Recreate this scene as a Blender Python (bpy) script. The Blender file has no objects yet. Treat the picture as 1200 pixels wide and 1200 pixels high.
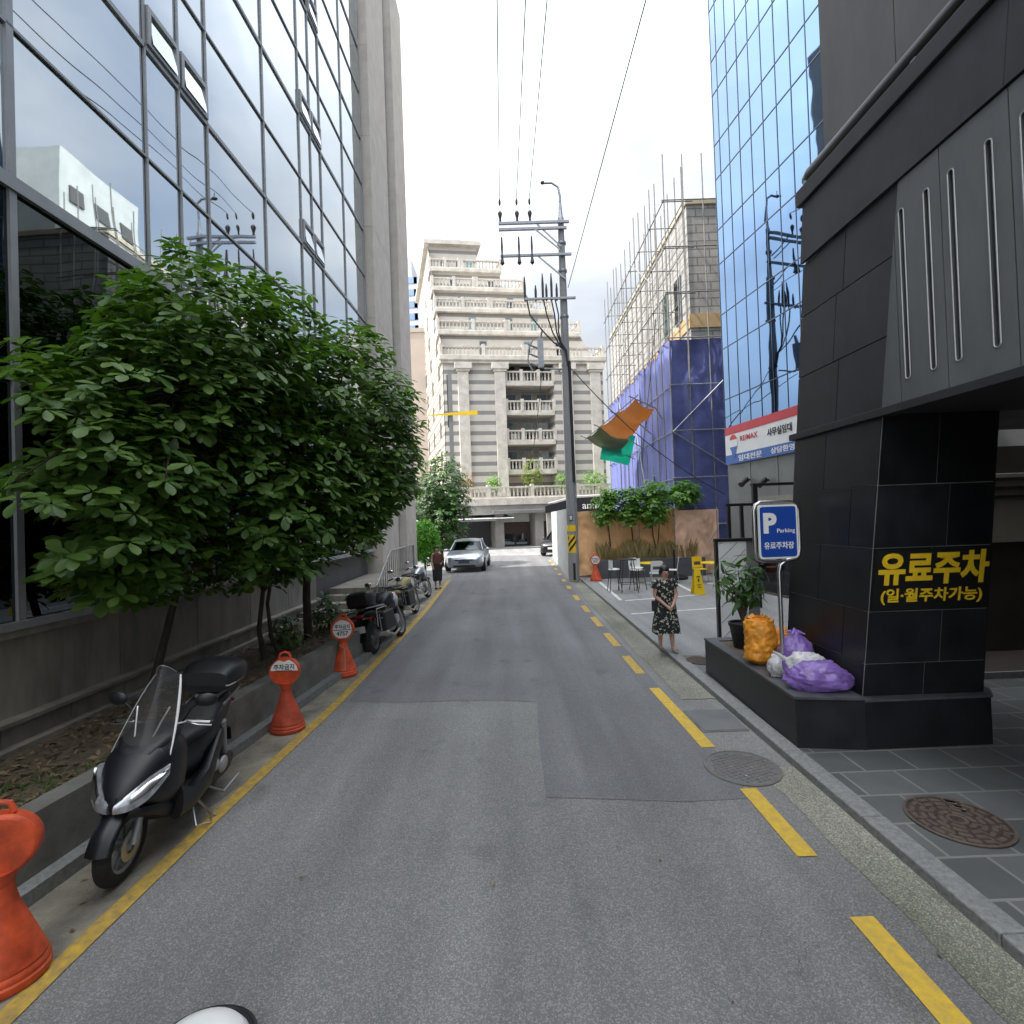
import bpy, bmesh, math, random
from mathutils import Vector, Matrix, Euler, noise
random.seed(7)
SC = bpy.context.scene
COL = SC.collection
R = math.radians
PI = math.pi

# ---------------------------------------------------------------- camera model
CAM_H = 2.55
_ro, _pi, _ya = R(2.0), R(0.75), R(0.3)
_f = Vector((math.sin(_ya)*math.cos(_pi), math.cos(_ya)*math.cos(_pi), math.sin(_pi)))
_r0 = Vector((math.cos(_ya), -math.sin(_ya), 0)); _u0 = _r0.cross(_f)
_r = _r0*math.cos(_ro) - _u0*math.sin(_ro)
_u = _r0*math.sin(_ro) + _u0*math.cos(_ro)
def ray(px, py): return _f + _r*((px-600)/600) + _u*((600-py)/600)
def gp(px, py, z=0.0):
    d = ray(px, py); t = (z-CAM_H)/d.z
    return Vector((d.x*t, d.y*t, z))
def ay(px, py, y):
    d = ray(px, py); t = y/d.y
    return Vector((d.x*t, y, CAM_H+d.z*t))
def proj(p):
    q = Vector(p)-Vector((0, 0, CAM_H)); d = max(q.dot(_f), .01)
    return 600+600*q.dot(_r)/d, 600-600*q.dot(_u)/d

cd = bpy.data.cameras.new('camera'); cam = bpy.data.objects.new('camera', cd); COL.objects.link(cam)
cam.matrix_world = Matrix(((_r.x, _u.x, -_f.x, 0), (_r.y, _u.y, -_f.y, 0), (_r.z, _u.z, -_f.z, CAM_H), (0, 0, 0, 1)))
cd.sensor_width = 36; cd.lens = 18; cd.clip_start = 0.05; cd.clip_end = 2000
SC.camera = cam

# ---------------------------------------------------------------- materials
def _nt(name):
    m = bpy.data.materials.new(name); m.use_nodes = True
    nt = m.node_tree
    return m, nt, nt.nodes['Principled BSDF']
def mat(name, col, rough=.6, metal=0., var=.25, scale=3., bump=0., bscale=40., detail=6., col2=None, rvar=0., spec=.5, stretch=None, coord='Object', island=0.):
    """procedural surface: base colour broken up by two noises, roughness noise and bump"""
    m, nt, b = _nt(name); N = nt.nodes; L = nt.links
    tc = N.new('ShaderNodeTexCoord'); src = tc.outputs[coord]
    if stretch:
        mp = N.new('ShaderNodeMapping'); mp.inputs['Scale'].default_value = stretch
        L.new(src, mp.inputs['Vector']); src = mp.outputs[0]
    n1 = N.new('ShaderNodeTexNoise'); n1.inputs['Scale'].default_value = scale; n1.inputs['Detail'].default_value = detail
    n1.inputs['Roughness'].default_value = .62
    L.new(src, n1.inputs['Vector'])
    rp = N.new('ShaderNodeValToRGB')
    c2 = col2 or tuple(min(1, c*(1+var)) for c in col)
    c1 = tuple(c*(1-var) for c in col) if not col2 else col
    rp.color_ramp.elements[0].position = .32; rp.color_ramp.elements[1].position = .68
    rp.color_ramp.elements[0].color = (*c1, 1); rp.color_ramp.elements[1].color = (*c2, 1)
    L.new(n1.outputs[0], rp.inputs[0])
    out = rp.outputs[0]
    if island:
        g = N.new('ShaderNodeNewGeometry'); hv = N.new('ShaderNodeHueSaturation')
        mr = N.new('ShaderNodeMapRange'); mr.inputs[3].default_value = 1-island; mr.inputs[4].default_value = 1+island
        L.new(g.outputs['Random Per Island'], mr.inputs[0]); L.new(mr.outputs[0], hv.inputs['Value']); L.new(out, hv.inputs['Color']); out = hv.outputs[0]
    L.new(out, b.inputs['Base Color'])
    b.inputs['Roughness'].default_value = rough; b.inputs['Metallic'].default_value = metal
    b.inputs['Specular IOR Level'].default_value = spec
    if rvar:
        mr = N.new('ShaderNodeMapRange'); mr.inputs[3].default_value = rough-rvar; mr.inputs[4].default_value = rough+rvar
        L.new(n1.outputs[0], mr.inputs[0]); L.new(mr.outputs[0], b.inputs['Roughness'])
    if bump:
        n2 = N.new('ShaderNodeTexNoise'); n2.inputs['Scale'].default_value = bscale; n2.inputs['Detail'].default_value = 5
        L.new(src, n2.inputs['Vector'])
        bp = N.new('ShaderNodeBump'); bp.inputs['Strength'].default_value = bump; bp.inputs['Distance'].default_value = .02
        L.new(n2.outputs[0], bp.inputs['Height']); L.new(bp.outputs[0], b.inputs['Normal'])
    return m

def leaf_mat(name, c1, c2, trans=.22, rough=.42):
    m, nt, b = _nt(name); N = nt.nodes; L = nt.links
    g = N.new('ShaderNodeNewGeometry'); rp = N.new('ShaderNodeValToRGB')
    rp.color_ramp.elements[0].color = (*c1, 1); rp.color_ramp.elements[1].color = (*c2, 1)
    L.new(g.outputs['Random Per Island'], rp.inputs[0]); L.new(rp.outputs[0], b.inputs['Base Color'])
    b.inputs['Roughness'].default_value = rough; b.inputs['Specular IOR Level'].default_value = .45
    t = N.new('ShaderNodeBsdfTranslucent'); mx = N.new('ShaderNodeMixShader'); mx.inputs[0].default_value = trans
    hs = N.new('ShaderNodeHueSaturation'); hs.inputs['Value'].default_value = 1.8; hs.inputs['Saturation'].default_value = 1.15
    L.new(rp.outputs[0], hs.inputs['Color']); L.new(hs.outputs[0], t.inputs['Color'])
    L.new(b.outputs[0], mx.inputs[1]); L.new(t.outputs[0], mx.inputs[2]); L.new(mx.outputs[0], N['Material Output'].inputs['Surface'])
    return m

def glass_mat(name, tint, rough=.015, wav=.012, wscale=.5):
    """coated architectural glass: tinted mirror with a faint roller wave"""
    m, nt, b = _nt(name); N = nt.nodes; L = nt.links
    b.inputs['Base Color'].default_value = (*tint, 1); b.inputs['Metallic'].default_value = 1; b.inputs['Roughness'].default_value = rough
    tc = N.new('ShaderNodeTexCoord'); n = N.new('ShaderNodeTexNoise'); n.inputs['Scale'].default_value = wscale; n.inputs['Detail'].default_value = 1
    L.new(tc.outputs['Object'], n.inputs['Vector'])
    bp = N.new('ShaderNodeBump'); bp.inputs['Strength'].default_value = 1; bp.inputs['Distance'].default_value = wav
    L.new(n.outputs[0], bp.inputs['Height']); L.new(bp.outputs[0], b.inputs['Normal'])
    return m

def asphalt_mat(name, dark, light, speck=.5, crack=True, bump=.5, worn=1.):
    m, nt, b = _nt(name); N = nt.nodes; L = nt.links
    tc = N.new('ShaderNodeTexCoord'); src = tc.outputs['Object']
    big = N.new('ShaderNodeTexNoise'); big.inputs['Scale'].default_value = .55; big.inputs['Detail'].default_value = 7
    L.new(src, big.inputs['Vector'])
    rp = N.new('ShaderNodeValToRGB'); e = rp.color_ramp.elements
    e[0].position = .33; e[1].position = .7; e[0].color = (*dark, 1); e[1].color = (*light, 1)
    L.new(big.outputs[0], rp.inputs[0])
    vo = N.new('ShaderNodeTexVoronoi'); vo.inputs['Scale'].default_value = 135
    L.new(src, vo.inputs['Vector'])
    sep = N.new('ShaderNodeSeparateColor'); L.new(vo.outputs['Color'], sep.inputs[0])
    st = N.new('ShaderNodeValToRGB'); q = st.color_ramp.elements
    q[0].position = .0; q[0].color = (.55, .55, .55, 1); q[1].position = 1.; q[1].color = (2.1, 2.07, 2.0, 1)
    k = st.color_ramp.elements.new(.6); k.color = (.95, .95, .95, 1)
    L.new(sep.outputs[0], st.inputs[0])
    mx = N.new('ShaderNodeMix'); mx.data_type = 'RGBA'; mx.blend_type = 'MULTIPLY'; mx.inputs[0].default_value = speck
    L.new(rp.outputs[0], mx.inputs[6]); L.new(st.outputs[0], mx.inputs[7])
    fi = N.new('ShaderNodeTexNoise'); fi.inputs['Scale'].default_value = 210; fi.inputs['Detail'].default_value = 3
    L.new(src, fi.inputs['Vector'])
    fr = N.new('ShaderNodeMapRange'); fr.inputs[1].default_value = .3; fr.inputs[2].default_value = .7; fr.inputs[3].default_value = .55; fr.inputs[4].default_value = 1.45
    L.new(fi.outputs[0], fr.inputs[0])
    m2 = N.new('ShaderNodeMix'); m2.data_type = 'RGBA'; m2.blend_type = 'MULTIPLY'; m2.inputs[0].default_value = speck
    L.new(mx.outputs[2], m2.inputs[6]); L.new(fr.outputs[0], m2.inputs[7])
    out = m2.outputs[2]
    # oil stains and tyre-polished tracks
    sn = N.new('ShaderNodeTexNoise'); sn.inputs['Scale'].default_value = 1.7; sn.inputs['Detail'].default_value = 4
    L.new(src, sn.inputs['Vector'])
    sr = N.new('ShaderNodeMapRange'); sr.inputs[1].default_value = .62; sr.inputs[2].default_value = .75; sr.inputs[3].default_value = 1; sr.inputs[4].default_value = .72
    L.new(sn.outputs[0], sr.inputs[0])
    m3 = N.new('ShaderNodeMix'); m3.data_type = 'RGBA'; m3.blend_type = 'MULTIPLY'; m3.inputs[0].default_value = worn
    L.new(out, m3.inputs[6]); L.new(sr.outputs[0], m3.inputs[7]); out = m3.outputs[2]
    mp = N.new('ShaderNodeMapping'); mp.inputs['Scale'].default_value = (1.5, .1, 1); L.new(src, mp.inputs['Vector'])
    ln = N.new('ShaderNodeTexNoise'); ln.inputs['Scale'].default_value = 1.3; ln.inputs['Detail'].default_value = 5; L.new(mp.outputs[0], ln.inputs['Vector'])
    lr = N.new('ShaderNodeMapRange'); lr.inputs[1].default_value = .3; lr.inputs[2].default_value = .7; lr.inputs[3].default_value = .8; lr.inputs[4].default_value = 1.18; L.new(ln.outputs[0], lr.inputs[0])
    m6 = N.new('ShaderNodeMix'); m6.data_type = 'RGBA'; m6.blend_type = 'MULTIPLY'; m6.inputs[0].default_value = worn
    L.new(out, m6.inputs[6]); L.new(lr.outputs[0], m6.inputs[7]); out = m6.outputs[2]
    if crack:
        cn = N.new('ShaderNodeTexNoise'); cn.inputs['Scale'].default_value = 2.2; cn.inputs['Detail'].default_value = 5
        L.new(src, cn.inputs['Vector'])
        ad = N.new('ShaderNodeMix'); ad.data_type = 'RGBA'; ad.blend_type = 'LINEAR_LIGHT'; ad.inputs[0].default_value = .22
        L.new(src, ad.inputs[6]); L.new(cn.outputs['Color'], ad.inputs[7])
        cv = N.new('ShaderNodeTexVoronoi'); cv.feature = 'DISTANCE_TO_EDGE'; cv.inputs['Scale'].default_value = 1.15
        L.new(ad.outputs[2], cv.inputs['Vector'])
        ms = N.new('ShaderNodeTexNoise'); ms.inputs['Scale'].default_value = .38; ms.inputs['Detail'].default_value = 2
        L.new(src, ms.inputs['Vector'])
        wd = N.new('ShaderNodeMapRange'); wd.inputs[1].default_value = .54; wd.inputs[2].default_value = .72; wd.inputs[3].default_value = 0; wd.inputs[4].default_value = .0042
        L.new(ms.outputs[0], wd.inputs[0])
        lt = N.new('ShaderNodeMath'); lt.operation = 'LESS_THAN'; L.new(cv.outputs[0], lt.inputs[0]); L.new(wd.outputs[0], lt.inputs[1])
        m4 = N.new('ShaderNodeMix'); m4.data_type = 'RGBA'; L.new(lt.outputs[0], m4.inputs[0]); L.new(out, m4.inputs[6])
        m4.inputs[7].default_value = (.06, .06, .06, 1); out = m4.outputs[2]
    L.new(out, b.inputs['Base Color']); b.inputs['Roughness'].default_value = .88; b.inputs['Specular IOR Level'].default_value = .3
    bp = N.new('ShaderNodeBump'); bp.inputs['Strength'].default_value = bump; bp.inputs['Distance'].default_value = .008
    L.new(vo.outputs['Distance'], bp.inputs['Height']); L.new(bp.outputs[0], b.inputs['Normal'])
    return m

def brick_mat(name, c1, c2, mortar, bw, rh, rough=.8, ms=.01, axis='XZ', bump=.3, offset=.5):
    m, nt, b = _nt(name); N = nt.nodes; L = nt.links
    tc = N.new('ShaderNodeTexCoord'); sx = N.new('ShaderNodeSeparateXYZ'); cx = N.new('ShaderNodeCombineXYZ')
    L.new(tc.outputs['Object'], sx.inputs[0])
    if axis == 'SUM':
        a = N.new('ShaderNodeMath'); a.operation = 'ADD'; L.new(sx.outputs[0], a.inputs[0]); L.new(sx.outputs[1], a.inputs[1]); L.new(a.outputs[0], cx.inputs[0]); L.new(sx.outputs[2], cx.inputs[1])
    elif axis == 'XY':
        L.new(sx.outputs[0], cx.inputs[0]); L.new(sx.outputs[1], cx.inputs[1])
    br = N.new('ShaderNodeTexBrick'); L.new(cx.outputs[0], br.inputs['Vector'])
    br.inputs['Color1'].default_value = (*c1, 1); br.inputs['Color2'].default_value = (*c2, 1); br.inputs['Mortar'].default_value = (*mortar, 1)
    br.inputs['Scale'].default_value = 1; br.inputs['Mortar Size'].default_value = ms; br.inputs['Brick Width'].default_value = bw; br.inputs['Row Height'].default_value = rh; br.inputs['Bias'].default_value = 0
    br.offset = offset
    n = N.new('ShaderNodeTexNoise'); n.inputs['Scale'].default_value = 2.5; n.inputs['Detail'].default_value = 8; L.new(tc.outputs['Object'], n.inputs['Vector'])
    mr = N.new('ShaderNodeMapRange'); mr.inputs[3].default_value = .6; mr.inputs[4].default_value = 1.4; L.new(n.outputs[0], mr.inputs[0])
    mx = N.new('ShaderNodeMix'); mx.data_type = 'RGBA'; mx.blend_type = 'MULTIPLY'; mx.inputs[0].default_value = .8
    L.new(br.outputs[0], mx.inputs[6]); L.new(mr.outputs[0], mx.inputs[7]); L.new(mx.outputs[2], b.inputs['Base Color'])
    b.inputs['Roughness'].default_value = rough
    bp = N.new('ShaderNodeBump'); bp.inputs['Strength'].default_value = bump; bp.inputs['Distance'].default_value = .01; bp.invert = True
    L.new(br.outputs['Fac'], bp.inputs['Height']); L.new(bp.outputs[0], b.inputs['Normal'])
    return m

def stripe_mat(name, light, dark, period, frac, z0=0.):
    """banded stone cladding, bands by height, with fine block joints"""
    m, nt, b = _nt(name); N = nt.nodes; L = nt.links
    tc = N.new('ShaderNodeTexCoord'); sx = N.new('ShaderNodeSeparateXYZ'); L.new(tc.outputs['Object'], sx.inputs[0])
    a = N.new('ShaderNodeMath'); a.operation = 'ADD'; a.inputs[1].default_value = 100*period-z0; L.new(sx.outputs[2], a.inputs[0])
    md = N.new('ShaderNodeMath'); md.operation = 'MODULO'; md.inputs[1].default_value = period; L.new(a.outputs[0], md.inputs[0])
    lt = N.new('ShaderNodeMath'); lt.operation = 'LESS_THAN'; lt.inputs[1].default_value = period*frac; L.new(md.outputs[0], lt.inputs[0])
    n = N.new('ShaderNodeTexNoise'); n.inputs['Scale'].default_value = 1.2; n.inputs['Detail'].default_value = 9; L.new(tc.outputs['Object'], n.inputs['Vector'])
    mx = N.new('ShaderNodeMix'); mx.data_type = 'RGBA'; L.new(lt.outputs[0], mx.inputs[0]); mx.inputs[6].default_value = (*light, 1); mx.inputs[7].default_value = (*dark, 1)
    mr = N.new('ShaderNodeMapRange'); mr.inputs[3].default_value = .7; mr.inputs[4].default_value = 1.3; L.new(n.outputs[0], mr.inputs[0])
    m2 = N.new('ShaderNodeMix'); m2.data_type = 'RGBA'; m2.blend_type = 'MULTIPLY'; m2.inputs[0].default_value = .6
    L.new(mx.outputs[2], m2.inputs[6]); L.new(mr.outputs[0], m2.inputs[7]); L.new(m2.outputs[2], b.inputs['Base Color'])
    b.inputs['Roughness'].default_value = .75
    return m

def dots_mat(name, base, spot, scale=14., thr=.42):
    """printed cloth: pale petals scattered over a dark ground"""
    m, nt, b = _nt(name); N = nt.nodes; L = nt.links
    tc = N.new('ShaderNodeTexCoord'); vo = N.new('ShaderNodeTexVoronoi'); vo.inputs['Scale'].default_value = scale
    n = N.new('ShaderNodeTexNoise'); n.inputs['Scale'].default_value = scale*1.6
    L.new(tc.outputs['Object'], n.inputs['Vector']); ad = N.new('ShaderNodeMix'); ad.data_type = 'RGBA'; ad.blend_type = 'LINEAR_LIGHT'; ad.inputs[0].default_value = .06
    L.new(tc.outputs['Object'], ad.inputs[6]); L.new(n.outputs['Color'], ad.inputs[7]); L.new(ad.outputs[2], vo.inputs['Vector'])
    lt = N.new('ShaderNodeMath'); lt.operation = 'LESS_THAN'; lt.inputs[1].default_value = thr; L.new(vo.outputs['Distance'], lt.inputs[0])
    mx = N.new('ShaderNodeMix'); mx.data_type = 'RGBA'; L.new(lt.outputs[0], mx.inputs[0]); mx.inputs[6].default_value = (*base, 1); mx.inputs[7].default_value = (*spot, 1)
    L.new(mx.outputs[2], b.inputs['Base Color']); b.inputs['Roughness'].default_value = .85
    return m

def film_mat(name, col, alpha=.8, rough=.25, bump=.4, bscale=9):
    """thin plastic film that lets some of what is inside show through"""
    m = mat(name, col, rough, var=.35, scale=7, bump=bump, bscale=bscale)
    b = m.node_tree.nodes['Principled BSDF']; b.inputs['Alpha'].default_value = alpha
    return m

M = {}
M['asphalt'] = asphalt_mat('old asphalt', (.155, .155, .154), (.2, .2, .196), .5)
M['asphalt2'] = asphalt_mat('newer asphalt', (.125, .125, .13), (.155, .155, .158), .4, bump=.3)
M['lot'] = asphalt_mat('parking asphalt', (.2, .2, .2), (.24, .24, .237), .35, crack=False, bump=.3)
M['concrete'] = mat('grey concrete', (.16, .155, .135), .85, var=.35, scale=2.5, bump=.25, bscale=60)
M['kerbstone'] = mat('granite kerb', (.2, .205, .2), .75, var=.25, scale=30, bump=.2, bscale=120)
M['gutter'] = mat('worn gutter concrete', (.13, .12, .1), .9, var=.4, scale=2.6, bump=.6, bscale=70, col2=(.33, .3, .23))
M['moss'] = asphalt_mat('rough gutter concrete', (.15, .155, .12), (.3, .29, .25), .75, crack=False, bump=.8)
M['paving'] = brick_mat('slate paving', (.075, .08, .08), (.11, .116, .116), (.19, .188, .175), .5, .4, .6, .012, 'XY', .35)
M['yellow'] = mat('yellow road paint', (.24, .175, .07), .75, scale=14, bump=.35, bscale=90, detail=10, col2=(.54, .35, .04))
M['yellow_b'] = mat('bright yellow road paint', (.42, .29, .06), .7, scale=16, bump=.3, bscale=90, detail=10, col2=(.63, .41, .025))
M['white_paint'] = mat('white road paint', (.55, .55, .53), .75, var=.25, scale=6)
M['soil'] = mat('dry soil', (.08, .06, .04), .95, var=.4, scale=9, bump=1, bscale=40, col2=(.17, .13, .085))
M['wall_stone'] = mat('warm stone panel', (.235, .217, .187), .75, var=.32, scale=2.2, bump=.08, bscale=50, stretch=(1.6, 1.6, .4), island=.1, detail=9)
M['dark'] = mat('dark gap', (.02, .02, .02), .9)
M['alu'] = mat('anodised aluminium', (.3, .31, .32), .45, .3, var=.1)
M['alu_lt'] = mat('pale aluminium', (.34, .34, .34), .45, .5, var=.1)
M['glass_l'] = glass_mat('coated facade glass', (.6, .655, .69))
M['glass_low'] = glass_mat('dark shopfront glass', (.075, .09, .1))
M['glass_b'] = glass_mat('blue mirror glass', (.105, .175, .285), .02, .007, .8)
M['pillar'] = mat('beige stone pillar', (.5, .46, .41), .7, var=.12, scale=2, bump=.05)
M['granite'] = mat('black granite', (.013, .0135, .016), .38, var=.35, scale=3, rvar=.1, detail=8, island=.35, spec=.35)
M['granite_top'] = mat('honed dark granite', (.07, .074, .08), .5, var=.35, scale=5, rvar=.1)
M['grout'] = mat('grey grout', (.26, .255, .25), .9)
M['blackclad'] = mat('charcoal cladding', (.021, .021, .025), .6, var=.3, scale=3, island=.25, detail=8)
M['greyclad'] = mat('grey fibre cement', (.12, .127, .13), .65, var=.2, scale=1.8, bump=.05, island=.08, stretch=(1, 1, .35))
M['upclad'] = mat('taupe cladding', (.125, .12, .12), .7, var=.16, scale=1.5, island=.1, stretch=(1, 1, .4))
M['black'] = mat('black plastic', (.009, .009, .011), .45, var=.2, scale=20)
M['rubber'] = mat('tyre rubber', (.017, .017, .017), .85, var=.3, scale=30, bump=.3, bscale=120)
M['paintblack'] = mat('matt black scooter paint', (.008, .008, .012), .4, var=.15, scale=12, rvar=.08)
M['seat'] = mat('black vinyl', (.014, .014, .015), .6, var=.2, scale=40, bump=.15, bscale=200)
M['chrome'] = mat('chrome', (.62, .62, .62), .18, 1., var=.05)
M['steel'] = mat('stainless steel', (.5, .5, .49), .3, 1., var=.08, scale=20)
M['silverplastic'] = mat('silver plastic', (.4, .4, .41), .35, .3, var=.1)
M['lens'] = mat('clear lamp lens', (.5, .52, .55), .08, .55, var=.35, scale=16)
M['red_lens'] = mat('red lamp lens', (.35, .02, .015), .15, var=.1)
M['screen'] = None
M['orange'] = mat('sun faded orange plastic', (.56, .075, .022), .5, var=.4, scale=6, bump=.08, bscale=15, rvar=.1)
M['orange_d'] = mat('scuffed orange plastic', (.42, .06, .025), .6, var=.35, scale=8, bump=.15, bscale=30)
M['white'] = mat('white enamel', (.75, .75, .74), .45, var=.06, scale=3)
M['offwhite'] = mat('off white sheet steel', (.58, .58, .56), .55, var=.1, scale=2)
M['signblue'] = mat('sign blue', (.012, .06, .33), .35, var=.06)
M['signyellow'] = mat('sign yellow', (.85, .56, .02), .5, var=.1, scale=9)
M['ink'] = mat('black ink', (.012, .012, .012), .6)
M['wood'] = mat('bark', (.05, .038, .028), .9, var=.4, scale=14, bump=.8, bscale=40, stretch=(1, 1, .3))
M['stem'] = mat('thin stem', (.08, .06, .035), .85, var=.3, scale=14)
M['leaf'] = leaf_mat('magnolia leaves', (.037, .09, .016), (.12, .21, .042), .32)
M['leaf2'] = leaf_mat('street tree leaves', (.025, .07, .015), (.065, .145, .03), .25)
M['leaf3'] = leaf_mat('young tree leaves', (.08, .19, .035), (.2, .36, .08), .34)
M['leafbright'] = leaf_mat('bright conifer foliage', (.07, .22, .012), (.13, .36, .025), .3)
M['leafyellow'] = leaf_mat('yellow green leaves', (.1, .16, .03), (.24, .3, .06), .3)
M['leafrust'] = leaf_mat('rusty leaves', (.13, .1, .04), (.25, .17, .07), .3)
M['reed'] = leaf_mat('dry ornamental grass', (.24, .2, .08), (.42, .33, .16), .3)
M['litter'] = leaf_mat('dead leaf litter', (.09, .065, .035), (.26, .19, .11), .05, .8)
M['grassy'] = leaf_mat('weeds', (.04, .1, .015), (.1, .18, .04), .25)
M['tarp_or'] = mat('orange tarpaulin', (.95, .54, .27), .6, var=.14, scale=1.5, bump=.3, bscale=4)
M['tarp_pk'] = mat('faded orange tarpaulin', (.74, .48, .34), .6, var=.14, scale=1.5, bump=.4, bscale=4)
M['tarp_bl'] = mat('violet blue tarpaulin', (.12, .14, .36), .55, var=.16, scale=1.2, bump=.3, bscale=3, stretch=(1, 1, .3))
M['tarp_bl2'] = mat('deep blue tarpaulin', (.085, .1, .27), .5, var=.3, scale=1.6, bump=.7, bscale=2.5)
M['tarp_gr'] = film_mat('green net', (.03, .42, .24), .85)
M['olive'] = mat('olive canvas', (.06, .07, .035), .8)
M['galv'] = mat('galvanised tube', (.3, .31, .33), .45, .6, var=.15, scale=8)
M['scaf'] = mat('weathered scaffold tube', (.2, .195, .19), .6, .3, var=.25, scale=5)
M['pole'] = mat('spun concrete pole', (.27, .275, .275), .8, var=.16, scale=3, bump=.1, bscale=60, stretch=(2, 2, .3))
M['porcelain'] = mat('insulator', (.045, .035, .035), .35)
M['cable'] = mat('black cable', (.018, .018, .02), .6)
M['brick'] = brick_mat('grey tile brick', (.3, .29, .27), (.36, .345, .32), (.17, .165, .16), 1.1, .36, .7, .03, 'SUM', .3)
M['tan'] = mat('tan stone', (.42, .36, .26), .75, var=.15, scale=2)
M['tanband'] = mat('tan tile band', (.45, .31, .16), .75, var=.15, scale=2)
M['pane'] = glass_mat('window pane', (.1, .12, .13), .05)
M['pane_green'] = glass_mat('green window pane', (.2, .34, .32), .05)
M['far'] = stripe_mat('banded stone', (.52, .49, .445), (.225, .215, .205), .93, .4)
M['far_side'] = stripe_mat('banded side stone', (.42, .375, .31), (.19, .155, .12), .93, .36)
M['farstone'] = mat('cream cast stone', (.53, .495, .44), .75, var=.2, scale=1.5)
M['fardark'] = mat('brown grey stone', (.27, .26, .24), .8, var=.18, scale=1.5)
M['slate'] = mat('dark shutter', (.045, .045, .045), .6, var=.15, stretch=(1, 1, 12), scale=2)
M['brown'] = mat('brown door', (.06, .028, .018), .45, var=.2, scale=4)
M['pinkwall'] = mat('pinkish render', (.4, .335, .285), .85, var=.05, scale=.6)
M['bluewhite'] = mat('white block', (.6, .63, .67), .7, var=.05)
M['bluepane'] = glass_mat('blue window', (.2, .27, .42), .1)
M['carsilver'] = mat('silver car paint', (.42, .45, .49), .28, .75, var=.04)
M['carblack'] = mat('black car paint', (.02, .02, .022), .2, .2, var=.1)
M['carglass'] = glass_mat('car glass', (.05, .055, .06), .03)
M['skin'] = mat('skin', (.42, .25, .18), .55, var=.08, scale=20)
M['hair'] = mat('black hair', (.012, .01, .009), .5, var=.3, scale=40)
M['dress'] = dots_mat('black dress with pale flowers', (.008, .009, .01), (.42, .43, .36), 15, .36)
M['bag'] = mat('dark cloth bag', (.015, .014, .016), .7)
M['shoe'] = mat('grey shoe', (.12, .115, .11), .6)
M['darkcloth'] = mat('dark cloth', (.02, .016, .018), .85, var=.3, scale=9)
M['yellow_t'] = mat('yellow lacquer', (.75, .5, .015), .35, var=.05)
M['whiteplastic'] = mat('white plastic', (.7, .7, .68), .4, var=.04)
M['lowwall'] = mat('grey rendered wall', (.085, .09, .1), .8, var=.14, scale=2)
M['board'] = mat('white board', (.52, .53, .53), .5, var=.06, scale=2)
M['greypanel'] = mat('grey door panel', (.2, .205, .2), .5, .2, var=.1, scale=2)
M['gold'] = mat('olive poster', (.3, .26, .12), .6, var=.5, scale=3)
M['bannerred'] = mat('banner red', (.55, .03, .05), .5, var=.06)
M['bannerblue'] = mat('banner blue', (.04, .13, .42), .5, var=.06)
M['bag_or'] = film_mat('orange net sack', (.75, .3, .03), .97, .4, .9, 14)
M['bag_pu'] = film_mat('purple refuse bag', (.22, .13, .42), .95, .2, 1., 13)
M['bag_wh'] = film_mat('white carrier bag', (.6, .6, .6), .9, .3, .8, 9)
M['guard_or'] = leaf_mat('thin orange canvas', (.5, .19, .065), (.54, .21, .07), .14, .7)
M['guard_ol'] = leaf_mat('thin olive canvas', (.06, .075, .035), (.07, .085, .04), .18, .7)
M['guard_gr'] = leaf_mat('thin green net', (.02, .2, .12), (.025, .24, .14), .22, .7)
M['aptwall'] = mat('greenish white render', (.33, .35, .34), .8, var=.1, scale=.7)
M['blouse'] = mat('reddish brown cloth', (.1, .04, .03), .85, var=.3, scale=9)
M['manhole_worn'] = mat('worn manhole ridges', (.13, .115, .1), .8, var=.3, scale=9)
M['signblack'] = mat('black sign board', (.004, .004, .004), .6)
M['paper'] = mat('pale litter', (.4, .38, .33), .8)
M['mull_b'] = mat('blue grey mullion', (.03, .05, .085), .5)
M['plate_d'] = mat('dark plate', (.06, .06, .11), .4)
M['iron'] = mat('rusty cast iron', (.06, .045, .038), .6, .3, var=.4, scale=14, bump=.3, bscale=60)
M['iron_hi'] = mat('worn cast iron ridges', (.15, .115, .095), .5, .4, var=.25, scale=14)
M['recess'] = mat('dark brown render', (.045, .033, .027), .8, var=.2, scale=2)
M['cream'] = mat('cream panel', (.3, .27, .22), .7, var=.1)
def screen_mat():
    m, nt, b = _nt('smoked windscreen')
    b.inputs['Base Color'].default_value = (.12, .12, .12, 1); b.inputs['Roughness'].default_value = .06; b.inputs['Alpha'].default_value = .17
    return m
M['screen'] = screen_mat()

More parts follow.
